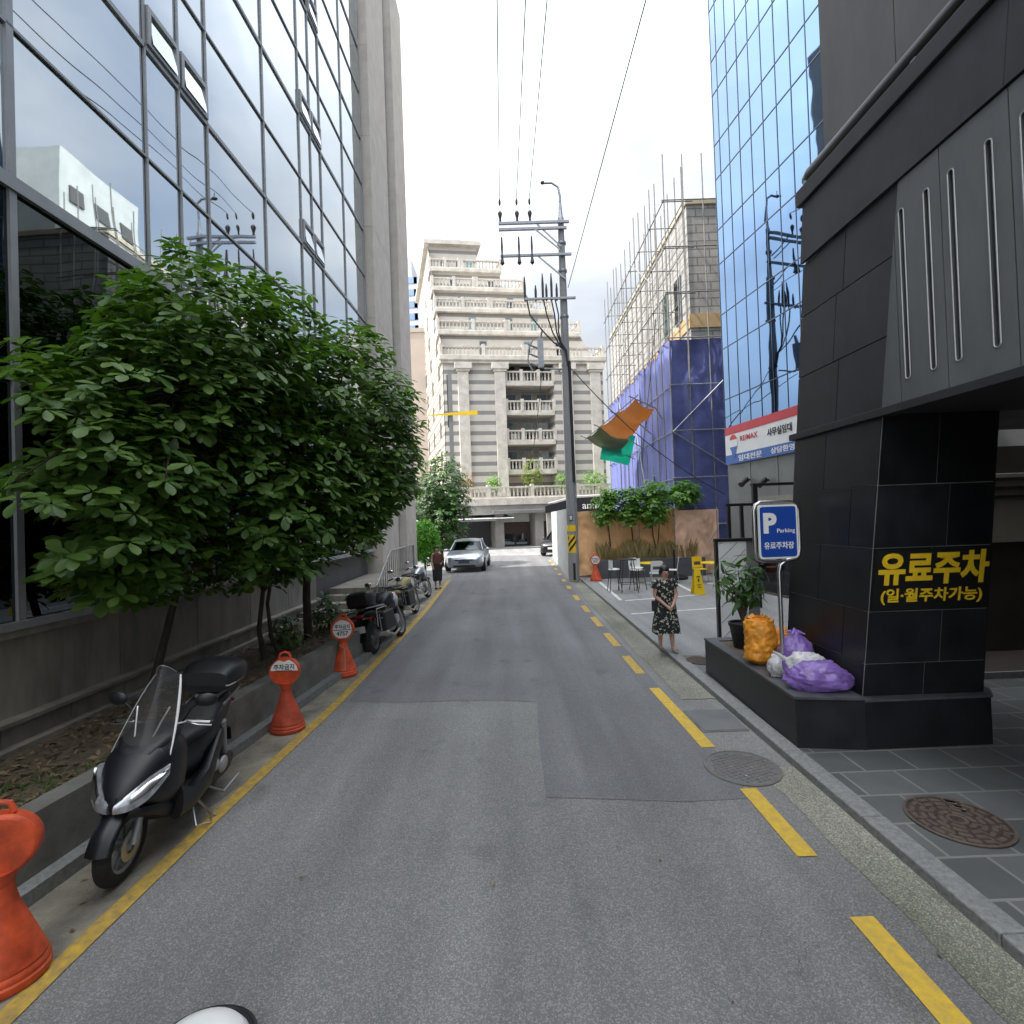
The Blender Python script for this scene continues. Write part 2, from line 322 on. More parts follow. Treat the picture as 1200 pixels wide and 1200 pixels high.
# ---------------------------------------------------------------- mesh builder
def rot(axis, deg): return Matrix.Rotation(R(deg), 4, axis)
class MB:
    def __init__(s): s.v = []; s.f = []; s.m = []; s.s = []; s.T = Matrix.Identity(4)
    def add(s, vs, fs, mi=0, sm=False):
        o = len(s.v)
        s.v += [tuple(s.T @ Vector(v)) for v in vs]
        s.f += [tuple(i+o for i in f) for f in fs]; s.m += [mi]*len(fs); s.s += [sm]*len(fs)
        return s
    def hexa(s, p, mi=0):  # 8 points: bottom ring 0-3, top ring 4-7
        return s.add(p, [(3, 2, 1, 0), (4, 5, 6, 7), (0, 1, 5, 4), (1, 2, 6, 5), (2, 3, 7, 6), (3, 0, 4, 7)], mi)
    def box(s, x0, x1, y0, y1, z0, z1, mi=0):
        return s.hexa([(x0, y0, z0), (x1, y0, z0), (x1, y1, z0), (x0, y1, z0), (x0, y0, z1), (x1, y0, z1), (x1, y1, z1), (x0, y1, z1)], mi)
    def cbox(s, c, d, mi=0): return s.box(c[0]-d[0]/2, c[0]+d[0]/2, c[1]-d[1]/2, c[1]+d[1]/2, c[2]-d[2]/2, c[2]+d[2]/2, mi)
    def bar(s, p, q, w, h, mi=0, up=(0, 0, 1)):
        p, q = Vector(p), Vector(q); d = (q-p).normalized(); u = Vector(up)
        if abs(d.dot(u)) > .98: u = Vector((0, 1, 0))
        a = d.cross(u).normalized(); b = a.cross(d).normalized()
        c = [(-1, -1), (1, -1), (1, 1), (-1, 1)]
        return s.hexa([p+a*i*w/2+b*j*h/2 for i, j in c]+[q+a*i*w/2+b*j*h/2 for i, j in c], mi)
    def prism(s, poly, z0, z1, mi=0, mi_top=None):
        n = len(poly)
        zb = [z0]*n if not isinstance(z0, (list, tuple)) else z0; zt = [z1]*n if not isinstance(z1, (list, tuple)) else z1
        vs = [(x, y, zb[i]) for i, (x, y) in enumerate(poly)]+[(x, y, zt[i]) for i, (x, y) in enumerate(poly)]
        s.add(vs, [tuple(range(n-1, -1, -1))]+[(i, (i+1) % n, n+(i+1) % n, n+i) for i in range(n)], mi)
        return s.add(vs[n:], [tuple(range(n))], mi if mi_top is None else mi_top)
    def rings(s, rs, mi=0, sm=True, caps=True, closed=False):
        n = len(rs[0]); vs = [p for r in rs for p in r]; fs = []
        for i in range(len(rs)-1 if not closed else len(rs)):
            a, b = i*n, ((i+1) % len(rs))*n
            for j in range(n): fs.append((a+j, a+(j+1) % n, b+(j+1) % n, b+j))
        s.add(vs, fs, mi, sm)
        if caps and not closed:
            s.add(rs[0], [tuple(range(n-1, -1, -1))], mi); s.add(rs[-1], [tuple(range(n))], mi)
        return s
    def tube(s, pts, r, n=8, mi=0, caps=True, closed=False):
        pts = [Vector(p) for p in pts]; k = len(pts); rr = r if isinstance(r, (list, tuple)) else [r]*k; rs = []; a = None
        for i in range(k):
            if closed: d = pts[(i+1) % k]-pts[i-1]
            else: d = pts[min(i+1, k-1)]-pts[max(i-1, 0)]
            d = d.normalized() if d.length > 1e-9 else Vector((0, 0, 1))
            if a is None: a = d.orthogonal().normalized()
            else:
                a = a-d*a.dot(d); a = a.normalized() if a.length > 1e-6 else d.orthogonal().normalized()
            b = d.cross(a)
            rs.append([pts[i]+(a*math.cos(2*PI*j/n)+b*math.sin(2*PI*j/n))*rr[i] for j in range(n)])
        return s.rings(rs, mi, True, caps, closed)
    def lathe(s, prof, n=24, mi=0, c=(0, 0, 0), axis='Z', caps=True):
        rs = []
        for r_, h in prof:
            ring = []
            for j in range(n):
                a = 2*PI*j/n; x, y = r_*math.cos(a), r_*math.sin(a)
                ring.append({'Z': (c[0]+x, c[1]+y, c[2]+h), 'Y': (c[0]+y, c[1]+h, c[2]+x), 'X': (c[0]+h, c[1]+x, c[2]+y)}[axis])
            rs.append(ring)
        return s.rings(rs, mi, True, caps)
    def ball(s, c, r, n=12, m=8, mi=0, T=None):
        r = r if isinstance(r, (list, tuple)) else (r, r, r); rs = []
        for i in range(m+1):
            t = PI*i/m; t = min(max(t, .02), PI-.02)
            ring = [Vector((r[0]*math.sin(t)*math.cos(2*PI*j/n), r[1]*math.sin(t)*math.sin(2*PI*j/n), -r[2]*math.cos(t))) for j in range(n)]
            rs.append([(T @ p if T else p)+Vector(c) for p in ring])
        return s.rings(rs, mi, True, True)
    def quad(s, a, b, c, d, mi=0): return s.add([a, b, c, d], [(0, 1, 2, 3)], mi)
    def slab(s, a, b, c, d, n, t, mi=0):  # quad thickened by t along n (outwards)
        n = Vector(n).normalized()*t; p = [Vector(x) for x in (a, b, c, d)]
        return s.hexa(p+[x+n for x in p], mi)
    def mesh(s, me, T=None, mi=0, sm=False):
        vs = [(T @ v.co) if T else v.co.copy() for v in me.vertices]
        return s.add(vs, [tuple(p.vertices) for p in me.polygons], mi, sm)
    def make(s, name, mats, parent=None, bevel=0, sharp=40, loc=None):
        me = bpy.data.meshes.new(name); me.from_pydata(s.v, [], s.f)
        if not isinstance(mats, (list, tuple)): mats = [mats]
        for m in mats: me.materials.append(M[m] if isinstance(m, str) else m)
        me.polygons.foreach_set('material_index', s.m); me.polygons.foreach_set('use_smooth', s.s)
        bm = bmesh.new(); bm.from_mesh(me); bmesh.ops.recalc_face_normals(bm, faces=bm.faces); bm.to_mesh(me); bm.free()
        me.update()
        if any(s.s): me.set_sharp_from_angle(angle=R(sharp))
        o = bpy.data.objects.new(name, me); COL.objects.link(o)
        if parent: o.parent = parent
        if loc: o.location = loc
        if bevel:
            b = o.modifiers.new('bevel', 'BEVEL'); b.width = bevel; b.segments = 2; b.limit_method = 'ANGLE'; b.angle_limit = R(35)
        return o

def tag(o, label=None, cat=None, group=None, kind=None):
    if label: o['label'] = label
    if cat: o['category'] = cat
    if group: o['group'] = group
    if kind: o['kind'] = kind
    return o
def thing(name, label, cat, loc=(0, 0, 0), rz=0., group=None, rx=0., ry=0.):
    o = bpy.data.objects.new(name, None); COL.objects.link(o); o.empty_display_size = .2
    o.location = loc; o.rotation_euler = (rx, ry, rz)
    return tag(o, label, cat, group)
def struct(name, mb, mats, label=None, **k):
    o = mb.make(name, mats, **k); o['kind'] = 'structure'; o['label'] = label or name.replace('_', ' '); return o
KIDS = {}
def dup(root, loc, rz, label, group=None):
    r = root.copy(); COL.objects.link(r); r.location = loc; r.rotation_euler = (0, 0, rz); tag(r, label, None, group)
    for ch in [c for c in bpy.data.objects if c.parent == root]:
        c = ch.copy(); COL.objects.link(c); c.parent = r
        for g in [x for x in bpy.data.objects if x.parent == ch]:
            d = g.copy(); COL.objects.link(d); d.parent = c
    return r

def curve_mesh(cu):
    o = bpy.data.objects.new('tmp', cu); COL.objects.link(o)
    dg = bpy.context.evaluated_depsgraph_get(); dg.update()
    me = bpy.data.meshes.new_from_object(o.evaluated_get(dg))
    bpy.data.objects.remove(o); return me
def text_mesh(body, size, ext=.004, bold=0., align='CENTER', spacing=1.):
    cu = bpy.data.curves.new('txt', 'FONT'); cu.body = body; cu.size = size; cu.extrude = ext; cu.offset = bold
    cu.align_x = align; cu.align_y = 'CENTER'; cu.space_character = spacing; cu.resolution_u = 3
    return curve_mesh(cu)
def frame(o, x, y):  # matrix whose local x,y run along given world vectors
    x = Vector(x).normalized(); y = Vector(y); y = (y-x*y.dot(x)).normalized(); z = x.cross(y); o = Vector(o)
    return Matrix(((x.x, y.x, z.x, o.x), (x.y, y.y, z.y, o.y), (x.z, y.z, z.z, o.z), (0, 0, 0, 1)))
def fit_text(mb, body, T, w, h, ext=.004, bold=0., mi=0):
    """text stretched into a w x h box centred on frame T"""
    me = text_mesh(body, 1., ext, bold)
    xs = [v.co.x for v in me.vertices]; ys = [v.co.y for v in me.vertices]
    cx, cy = (max(xs)+min(xs))/2, (max(ys)+min(ys))/2; sx, sy = w/(max(xs)-min(xs)), h/(max(ys)-min(ys))
    mb.mesh(me, T @ Matrix.Diagonal((sx, sy, 1, 1)) @ Matrix.Translation((-cx, -cy, 0)), mi)
def holed_sheet(outer, holes, t):
    cu = bpy.data.curves.new('sheet', 'CURVE'); cu.dimensions = '2D'; cu.fill_mode = 'BOTH'; cu.extrude = t/2
    for poly in [outer]+holes:
        sp = cu.splines.new('POLY'); sp.points.add(len(poly)-1); sp.use_cyclic_u = True
        for p, q in zip(sp.points, poly): p.co = (q[0], q[1], 0, 1)
    return curve_mesh(cu)
def sheet(fn, nu, nv): # grid surface from fn(u,v)
    vs = [fn(i/nu, j/nv) for j in range(nv+1) for i in range(nu+1)]
    fs = [(j*(nu+1)+i, j*(nu+1)+i+1, (j+1)*(nu+1)+i+1, (j+1)*(nu+1)+i) for j in range(nv) for i in range(nu)]
    return vs, fs
def poly_sheet(pts, z): return MB().add([(p[0], p[1], z) for p in pts], [tuple(range(len(pts)))])
# ================================================================ ground and road
struct('ground', poly_sheet([(-300, -200), (300, -200), (300, 400), (-300, 400)], -.03), 'lot', 'grey ground far around the street')
YS = [-14, 0, 2.82, 4.5, 7.3, 11.3, 14.8, 19, 22, 30, 36, 80]
XL = [-2.78, -2.76, -2.76, -2.7, -2.55, -2.5, -2.5, -2.6, -2.68, -2.75, -2.8, -2.9]   # centre of the left yellow line
def xl(y):
    for i in range(len(YS)-1):
        if y <= YS[i+1]: return XL[i]+(XL[i+1]-XL[i])*max(0, y-YS[i])/(YS[i+1]-YS[i])
    return XL[-1]
def xr(y): return 2.12 if y < 16 else 2.12+.02*(y-16)
ys = [-14+i*1.0 for i in range(51)]
struct('road', MB().add([p for y in ys for p in ((xl(y)-.15, y, 0), (2.73, y, 0))], [(2*i, 2*i+1, 2*i+3, 2*i+2) for i in range(len(ys)-1)]), 'asphalt', 'grey asphalt street running to the far building')
rp = [(gp(*q).x, gp(*q).y) for q in [(640, 935), (720, 937), (800, 940), (850, 937)]]
patch = [(-2.4, 7.42), (-1.6, 7.3), (-.9, 7.28), (-.2, 7.24), (gp(630, 823).x, gp(630, 823).y)]+[(rp[0][0]+.02, 6.4), (rp[0][0], 5.4), rp[0], rp[1], rp[2], (2.05, rp[3][1]), (2.1, 5.2)]+[(xr(y), y) for y in (5.6, 8, 12, 16, 20, 26, 35)]+[(xl(y)+.08, y) for y in (35, 26, 20, 16, 12, 9)]
struct('road_patch', poly_sheet(patch, .004), 'asphalt2', 'smoother darker asphalt resurfaced part of the street')
yl = [-14+i*.5 for i in range(73)]
struct('yellow_edge_line', MB().add([p for y in yl for p in ((xl(y)-.065, y, .008), (xl(y)+.065, y, .008))], [(2*i, 2*i+1, 2*i+3, 2*i+2) for i in range(len(yl)-1)]), 'yellow', 'solid yellow line along the left edge of the street')
ld = [-14+i for i in range(39)]
def xp(y): return -3.38+.078*(y-3.5) if y < 12 else -2.72-.01*(y-12)        # foot of the kerb under the planter wall
struct('left_gutter', MB().add([p for y in ld for p in ((xp(y)-.1, y, .002), (xl(y)-.07, y, .004))], [(2*i, 2*i+1, 2*i+3, 2*i+2) for i in range(len(ld)-1)]), 'gutter', 'sandy concrete gutter left of the yellow line')
dash = [(2.6, 3.1), (3.77, 4.71), (5.56, 7.5), (8.2, 9.26), (9.97, 11.1), (11.78, 12.93), (13.6, 14.6), (15.6, 16.6), (18.1, 18.9), (20.2, 21), (22.4, 23.2), (24.8, 25.6), (27.2, 28), (29.6, 30.4)]
dash[0] = (1.7, 3.2)
def dx_(y): return .07 if y < 5 else max(0, .07-.02*(y-5))-.02
for i, (a, b) in enumerate(dash):
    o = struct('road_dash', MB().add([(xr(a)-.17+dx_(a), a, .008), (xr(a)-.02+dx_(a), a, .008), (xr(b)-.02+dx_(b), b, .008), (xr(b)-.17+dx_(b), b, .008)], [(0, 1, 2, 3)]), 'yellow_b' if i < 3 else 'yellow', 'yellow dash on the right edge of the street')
GY = [-14+.12*i for i in range(160) if -14+.12*i < 5.1]; GZ = [7.0+.2*i for i in range(130)]
struct('right_gutter', MB().add([p for y in GY for p in ((2.36+.05*noise.noise(Vector((y*1.7, 0, 0)))+.02*noise.noise(Vector((y*9, 0, 0))), y, .005), (2.735, y, .005))], [(2*i, 2*i+1, 2*i+3, 2*i+2) for i in range(len(GY)-1)]), 'moss', 'mossy rough concrete gutter by the kerb')
struct('right_gutter', MB().add([p for y in GZ for p in ((xr(y)+.14+.06*noise.noise(Vector((y*1.1, 0, 5))), y, .007), (2.735, y, .007))], [(2*i, 2*i+1, 2*i+3, 2*i+2) for i in range(len(GZ)-1)]), 'moss', 'pale concrete gutter farther along the kerb')
m = MB(); y = -12.
while y < 33:
    l = 1.15 if y < 20 else 2; m.box(2.72, 2.9, y, y+l-.008, -.03, .085); y += l
struct('kerb', m, 'kerbstone', 'granite kerb along the right side', bevel=.012)
struct('sidewalk', MB().box(2.9, 9, -12, 8.9, -.02, .075), 'paving', 'dark slate paving in front of the black building')
struct('parking_lot', MB().box(2.9, 20, 8.9, 36, -.02, .07), 'lot', 'grey asphalt parking lot behind the black building')
for a, b in [((3.28, 19.2), (3.15, 14.9)), ((3.25, 14.78), (5.6, 15.35)), ((2.95, 12.78), (5.3, 13.15)), ((5.85, 19), (5.6, 15.5))]:
    d = (Vector(b)-Vector(a)).normalized(); n = Vector((-d.y, d.x))*.05
    struct('parking_line', MB().add([(a[0]+n.x, a[1]+n.y, .076), (a[0]-n.x, a[1]-n.y, .076), (b[0]-n.x, b[1]-n.y, .076), (b[0]+n.x, b[1]+n.y, .076)], [(0, 1, 2, 3)]), 'white_paint', 'white parking bay line')
struct('cross_street', MB().box(-60, 60, 35.5, 43.2, -.02, .003), 'lot', 'pale sunlit paving of the cross street')
struct('far_kerb', MB().box(-60, 60, 43.2, 46.5, -.02, .12), 'kerbstone', 'pale kerb in front of the far building')

rnd = random.Random(91); m = MB()
for i in range(90):
    y = rnd.uniform(2.5, 18); x = rnd.choice([xl(y)-.1-rnd.random()*.4, rnd.uniform(-2.4, 2.6), xr(y)+rnd.random()*.5]); s = rnd.uniform(.006, .02); a = rnd.uniform(0, 6.3); T = Matrix.Translation((x, y, .014)) @ Matrix.Rotation(a, 4, 'Z')
    m.add([T @ Vector(p) for p in ((-s, -s*.6, 0), (s, -s*.5, .004), (s*.7, s*.6, .002), (-s*.6, s*.5, .006))], [(0, 1, 2, 3)], rnd.choice([0, 0, 1]))
o = m.make('road_litter', ['litter', 'paper']); tag(o, 'tiny dead leaves and paper scraps scattered on the road', kind='stuff')
# manhole covers and grates
def manhole(loc, r, label, z, style=0, mats=('iron', 'iron_hi')):
    t = thing('manhole_cover', label, 'manhole cover', (loc[0], loc[1], z), .35)
    MB().lathe([(r, -.02), (r, .006), (r*.94, .008), (0.001, .008)], 48).make('cover', mats[0], t)
    m = MB(); m.lathe([(r, .004), (r, .014), (r*.94, .014), (r*.94, .004)], 48, caps=False)
    if style == 0:
        m.lathe([(r*.2, .006), (r*.2, .014), (r*.14, .014), (r*.14, .006)], 24, caps=False); k = 0
        for ri, n in ((.3, 6), (.47, 10), (.64, 14), (.82, 18)):
            for j in range(n):
                a0 = 2*PI*(j+k*.4)/n; a1 = a0+2*PI/n*.8; k += .13; h = .05*r
                A = [a0+(a1-a0)*q/5 for q in range(6)]
                m.rings([[(rr*math.cos(a), rr*math.sin(a), zz) for rr, zz in ((r*ri-h, .006), (r*ri-h, .013), (r*ri+h, .013), (r*ri+h, .006))] for a in A], 0, False)
                if j % 2 == 0: m.bar((r*(ri+.02)*math.cos(a1), r*(ri+.02)*math.sin(a1), .009), (r*(ri+.16)*math.cos(a1), r*(ri+.16)*math.sin(a1), .009), .03*r*2, .008)
    else:
        for j in range(-6, 7):
            w = math.sqrt(max(0, .86**2-(j*.13)**2))*r
            for q in range(-5, 6):
                x = q*.16*r
                if abs(x)+.05*r < w: m.cbox((x+(j % 2)*.03*r, j*.13*r, .010), (.1*r, .07*r, .007))
    m.make('ridges', mats[1], t, bevel=.002)
p = gp(1122, 962, .075); manhole((p.x, p.y), .34, 'rusty round manhole cover with ring pattern in the slate paving', .078)
p = gp(808, 775, .075); manhole((p.x+.18, p.y), .23, 'small dark round manhole cover beside the woman in the dress', .078, 1)
p = gp(872, 900); manhole((p.x-.02, p.y), .36, 'worn round manhole cover half buried at the road edge', .0, 1, ('asphalt2', 'manhole_worn'))
t = thing('drain_cover', 'flat square dark steel drain cover at the kerb', 'drain cover', (2.42, 6.27, 0))
MB().box(-.27, .27, -.33, .33, -.02, .012).make('frame', 'concrete', t); MB().box(-.25, .25, -.31, .31, .004, .018).make('lid', 'greyclad', t)

# ================================================================ left office building (glass)
def FX(y, off=0.): return -5.2+.026*(y-5.2)+off
def FPt(y, z, off=0.): return (FX(y, off), y, z)
lb = thing('office_building', 'tall glass office building with beige stone pillars along the left side', 'building', (0, 0, 0))
vs_ = [-5.6, -3.5, -2.7, -1.9, .2, 1.9, 2.6, 3.4, 5.43, 7.45, 8.2, 8.95, 11.0, 12.85, 13.55, 14.25, 16.1, 18.1]
zs_ = [1.62, 4.2, 6.3, 8.02, 9.68, 11.35, 13.0, 14.65, 16.3, 17.95, 19.6, 22.9, 26.2]
# solid body behind the glass
m = MB(); m.prism([(FX(-8, -.25), -8), (FX(24, -.25), 24), (-22, 24), (-22, -8)], 0, 26.4); m.make('wall', 'upclad', lb)
def pan(m, y0, y1, z0, z1, off=0., g=.03, mi=0, tilt=.0011):
    # each pane stands very slightly out of true, as real glazing does
    a, b = random.gauss(0, tilt), random.gauss(0, tilt)
    def P(y, z): return FPt(y, z, off+a*(y-(y0+y1)/2)+b*(z-(z0+z1)/2))
    m.quad(P(y0+g, z0+g), P(y1-g, z0+g), P(y1-g, z1-g), P(y0+g, z1-g), mi)
first = vs_.index(1.9)
vents = []; rest = MB()
for i in range(len(vs_)-1):
    y0, y1 = vs_[i], vs_[i+1]
    for k in range(len(zs_)-1):
        z0, z1 = zs_[k], zs_[k+1]
        vent = (y1-y0) < .95 and k in (4, 6, 8, 10) and y0 > 1
        low = k < 2
        lo_ = z0+.62 if vent else z0
        qx, qy = proj(FPt(y1, lo_)); inview = y0 >= 5.4 and qy > -5
        m = MB() if inview else rest
        pan(m, y0, y1, lo_, z1, mi=0 if inview else (1 if low else 0))
        if vent: vents.append((y0, y1, z0, inview))
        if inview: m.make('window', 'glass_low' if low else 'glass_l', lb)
o = rest.make('more_windows', ['glass_l', 'glass_low'], lb); o['kind'] = 'stuff'
for y0, y1, z0, vis in vents:
    if not vis: continue
    m = MB(); d = .07
    m.slab(FPt(y0+.03, z0+.05, .02), FPt(y1-.03, z0+.05, .02), FPt(y1-.03, z0+.11, .02), FPt(y0+.03, z0+.11, .02), (1, 0, 0), .05)
    m.slab(FPt(y0+.03, z0+.56, .02), FPt(y1-.03, z0+.56, .02), FPt(y1-.03, z0+.64, .02), FPt(y0+.03, z0+.64, .02), (1, 0, 0), .05)
    m.slab(FPt(y0+.03, z0+.11, .02), FPt(y0+.1, z0+.11, .02), FPt(y0+.1, z0+.56, .02), FPt(y0+.03, z0+.56, .02), (1, 0, 0), .05)
    m.slab(FPt(y1-.1, z0+.11, .02), FPt(y1-.03, z0+.11, .02), FPt(y1-.03, z0+.56, .02), FPt(y1-.1, z0+.56, .02), (1, 0, 0), .05)
    o = m.make('vent_window', 'alu', lb)
    m = MB(); a = .09; m.quad(FPt(y0+.1, z0+.11, a), FPt(y1-.1, z0+.11, a), FPt(y1-.1, z0+.56, .03), FPt(y0+.1, z0+.56, .03)); m.make('pane', 'glass_l', o)
for y in vs_:
    w = .08 if y in (5.43, 1.9) else .032
    m = MB(); m.slab(FPt(y-w/2, 1.6, .0), FPt(y+w/2, 1.6, .0), FPt(y+w/2, 26.2, .0), FPt(y-w/2, 26.2, .0), (1, 0, 0), .035); m.make('mullion', 'alu', lb)
for k, z in enumerate(zs_):
    w = .15 if k in (2,) else (.07 if k in (4, 6, 8, 10) else .034)
    m = MB(); m.slab(FPt(vs_[0], z-w/2, .003), FPt(vs_[-1], z-w/2, .003), FPt(vs_[-1], z+w/2, .003), FPt(vs_[0], z+w/2, .003), (1, 0, 0), .06 if k == 2 else .032); m.make('transom', 'alu', lb)
# base wall of stone panels with two ledges
m = MB()
ps = [-6, -4.4, -2.8, -1.2, .4, 2.0, 3.6, 5.15, 6.75, 8.35, 9.95, 11.55, 13.1]
for a, b in zip(ps, ps[1:]):
    m.slab(FPt(a+.006, .62, -.02), FPt(b-.006, .62, -.02), FPt(b-.006, 1.5, -.02), FPt(a+.006, 1.5, -.02), (1, 0, 0), .03)
    h = (a+b)/2
    for c, d in ((a, h), (h, b)): m.slab(FPt(c+.005, .43, .0), FPt(d-.005, .43, .0), FPt(d-.005, .64, .0), FPt(c+.005, .64, .0), (1, 0, 0), .07)
m.slab(FPt(-6, 1.5, -.1), FPt(13.1, 1.5, -.1), FPt(13.1, 1.58, -.1), FPt(-6, 1.58, -.1), (1, 0, 0), .17)
m.slab(FPt(-6, .64, 0), FPt(13.1, .64, 0), FPt(13.1, .69, 0), FPt(-6, .69, 0), (1, 0, 0), .16)
m.slab(FPt(-6, .36, 0), FPt(13.1, .36, 0), FPt(13.1, .44, 0), FPt(-6, .44, 0), (1, 0, 0), .22)
m.make('base_wall', 'wall_stone', lb, bevel=.006)
MB().slab(FPt(-6, 0, -.2), FPt(13.1, 0, -.2), FPt(13.1, 1.5, -.2), FPt(-6, 1.5, -.2), (1, 0, 0), .15).make('joint_backing', 'dark', lb)
MB().slab(FPt(-6, 1.58, -.05), FPt(18.1, 1.58, -.05), FPt(18.1, 1.66, -.05), FPt(-6, 1.66, -.05), (1, 0, 0), .14).make('sill', 'alu', lb)
for y0, y1, dx in ((18.25, 20.95, .32), (21.65, 23.9, .42)):
    m = MB(); z = 0.
    while z < 26.4:
        m.box(FX(y0, -.6), FX(y0, dx), y0, y1, z+.004, min(z+3.3, 26.4)); z += 3.3
    m.make('pillar', 'pillar', lb, bevel=.01)
for k in range(8): 
    m = MB(); pan(m, 20.95, 21.65, .9+k*3.2, .9+k*3.2+3.1, .12); m.make('window', 'glass_l', lb)
MB().slab(FPt(20.9, .3, .02), FPt(21.7, .3, .02), FPt(21.7, 26.3, .02), FPt(20.9, 26.3, .02), (1, 0, 0), .05).make('glazing_frame', 'alu', lb)
# entrance steps beyond the planter
m = MB()
for i in range(5): m.box(-5.05, -3.35+.0*i, 12.9+i*.32, 18.4, .0+i*.16, .16*(i+1))
m.make('entrance_steps', 'wall_stone', lb, bevel=.01)

# handrail on the steps
t = thing('stair_handrail', 'white metal handrail with thin balusters on the entrance steps', 'handrail', (-3.45, 13, 0))
path = [(0, .05, .16), (0, .1, .95), (0, 1.7, 1.75), (0, 5.2, 1.75), (0, 5.25, .8)]
MB().tube(path, .03, 8).make('rail', 'alu_lt', t)
MB().tube([(0, .15, .3), (0, 1.7, .95), (0, 5.2, .95)], .018, 6).make('lower_rail', 'alu_lt', t)
for i in range(20):
    y = .3+i*.25; top = .95+.5*(y-.1) if y < 1.7 else 1.75; lo = .3+.42*(y-.15) if y < 1.7 else .95
    MB().tube([(0, y, lo), (0, y, top)], .011, 6).make('baluster', 'alu_lt', t)

# ================================================================ planter in front of the left building
def px_(y, off=0.): return -3.5+.105*(y-3.7)+off   # front face of the planter wall
t = thing('planter_wall', 'low stained concrete planter wall with a stone base kerb along the left gutter', 'planter')
m = MB(); y = -7.
while y < 12:
    m.prism([(px_(y), y), (px_(min(y+1.98, 12)), min(y+1.98, 12)), (px_(min(y+1.98, 12), -.2), min(y+1.98, 12)), (px_(y, -.2), y)], .0, .55); y += 2.0
m.make('wall', 'concrete', t, bevel=.012)
m = MB(); y = -7.
while y < 12:
    e = min(y+1.49, 12); m.prism([(px_(y, .13), y), (px_(e, .13), e), (px_(e, .002), e), (px_(y, .002), y)], -.02, .11); y += 1.5
m.make('base_kerb', 'kerbstone', t, bevel=.01)
MB().prism([(px_(11.8, .0), 11.8), (px_(12, 0), 12), (-5.0, 12), (-5.0, 11.8)], 0, .549).make('end_wall', 'concrete', t)
def soil_pt(u, v):
    y = -7+19*v; x0, x1 = px_(y, -.19), FX(y, .0)
    x = x0+(x1-x0)*u
    return (x, y, .44+.05*noise.noise((x*2, y*2, 0))+.03*noise.noise((x*7, y*7, 3))-.06*u)
v_, f_ = sheet(soil_pt, 10, 120)
o = MB().add(v_, f_, 0, True).make('soil', 'soil'); tag(o, 'dry soil of the planter bed', kind='structure')
# leaf litter: dead leaves nobody could count
m = MB(); rnd = random.Random(3)
for i in range(2600):
    v = rnd.random(); y = 2.2+9.6*v; u = rnd.random(); x, y, z = soil_pt(u, (y+7)/19)
    s = rnd.uniform(.02, .06); a = rnd.uniform(0, 6.3); T = Matrix.Translation((x, y, z+.012)) @ Euler((rnd.gauss(0, .35), rnd.gauss(0, .35), a)).to_matrix().to_4x4()
    m.add([T @ Vector(p) for p in ((-s, 0, 0), (0, -s*.5, .006), (s, 0, 0), (0, s*.5, .008))], [(0, 1, 2, 3)])
o = m.make('leaf_litter', 'litter'); tag(o, 'brown dead leaves scattered over the planter soil', kind='stuff')
m = MB()
for i in range(900):
    cx, cy = rnd.choice([(-4.0, 3.6), (-3.9, 3.2), (-4.3, 4.1), (-3.75, 4.4), (-3.9, 9.4), (-3.7, 10.6)]); x = cx+rnd.gauss(0, .17); y = cy+rnd.gauss(0, .22)
    if x > px_(y, -.22): continue
    h = rnd.uniform(.04, .12); a = rnd.uniform(0, 6.3); w = .007; dx, dy = math.cos(a)*w, math.sin(a)*w; lx, ly = rnd.gauss(0, .05), rnd.gauss(0, .05)
    z = .40; m.add([(x-dx, y-dy, z), (x+dx, y+dy, z), (x+dx*.6+lx*.5, y+dy*.6+ly*.5, z+h*.7), (x+lx, y+ly, z+h)], [(0, 1, 2, 3)])
o = m.make('weeds', 'grassy'); tag(o, 'short green weeds growing in the planter soil', kind='stuff')

# ================================================================ trees
def leaf_geo(m, T, L_, W, fold=.18, droop=.25):
    w = W/2
    st = ((.2, .42), (.45, .82), (.68, 1.), (.87, .74), (.97, .3)); P = [(0, 0, 0)]; F_ = []
    for x, k in st: z = -droop*L_*.55*x*x; P += [(x*L_, -w*k, z+fold*w*k), (x*L_, 0, z), (x*L_, w*k, z+fold*w*k)]
    F_ = [(0, 1, 2), (0, 2, 3)]
    for i in range(4): q = 1+3*i; F_ += [(q, q+3, q+4, q+1), (q+1, q+4, q+5, q+2)]
    P.append((L_, 0, -droop*L_*.58)); F_ += [(13, 16, 14), (14, 16, 15)]
    m.add([T @ Vector(p) for p in P], F_, 0, True)
def whorl(m, c, d, n, L_, W, rnd, spread=.25, pitch=-.1):
    d = Vector(d).normalized(); q = d.to_track_quat('Z', 'Y').to_matrix().to_4x4(); a0 = rnd.uniform(0, 6.3)
    for j in range(n):
        s = rnd.uniform(.5, 1.25); T = Matrix.Translation(c) @ q @ Matrix.Rotation(a0+2*PI*j/n+rnd.gauss(0, .16), 4, 'Z') @ Matrix.Rotation(pitch+rnd.gauss(.1, spread), 4, 'Y') @ Matrix.Translation((.02, 0, 0))
        leaf_geo(m, T, L_*s, W*s)
def limb(m, p, q, r0, r1, rnd, sag=.1, n=5, seg=6):
    p, q = Vector(p), Vector(q); pts = []
    for i in range(n+1):
        t = i/n; w = math.sin(PI*t)
        pts.append(p.lerp(q, t)+Vector((rnd.gauss(0, .025)*w, rnd.gauss(0, .025)*w, sag*w)))
    m.tube(pts, [r0+(r1-r0)*i/n for i in range(n+1)], seg)
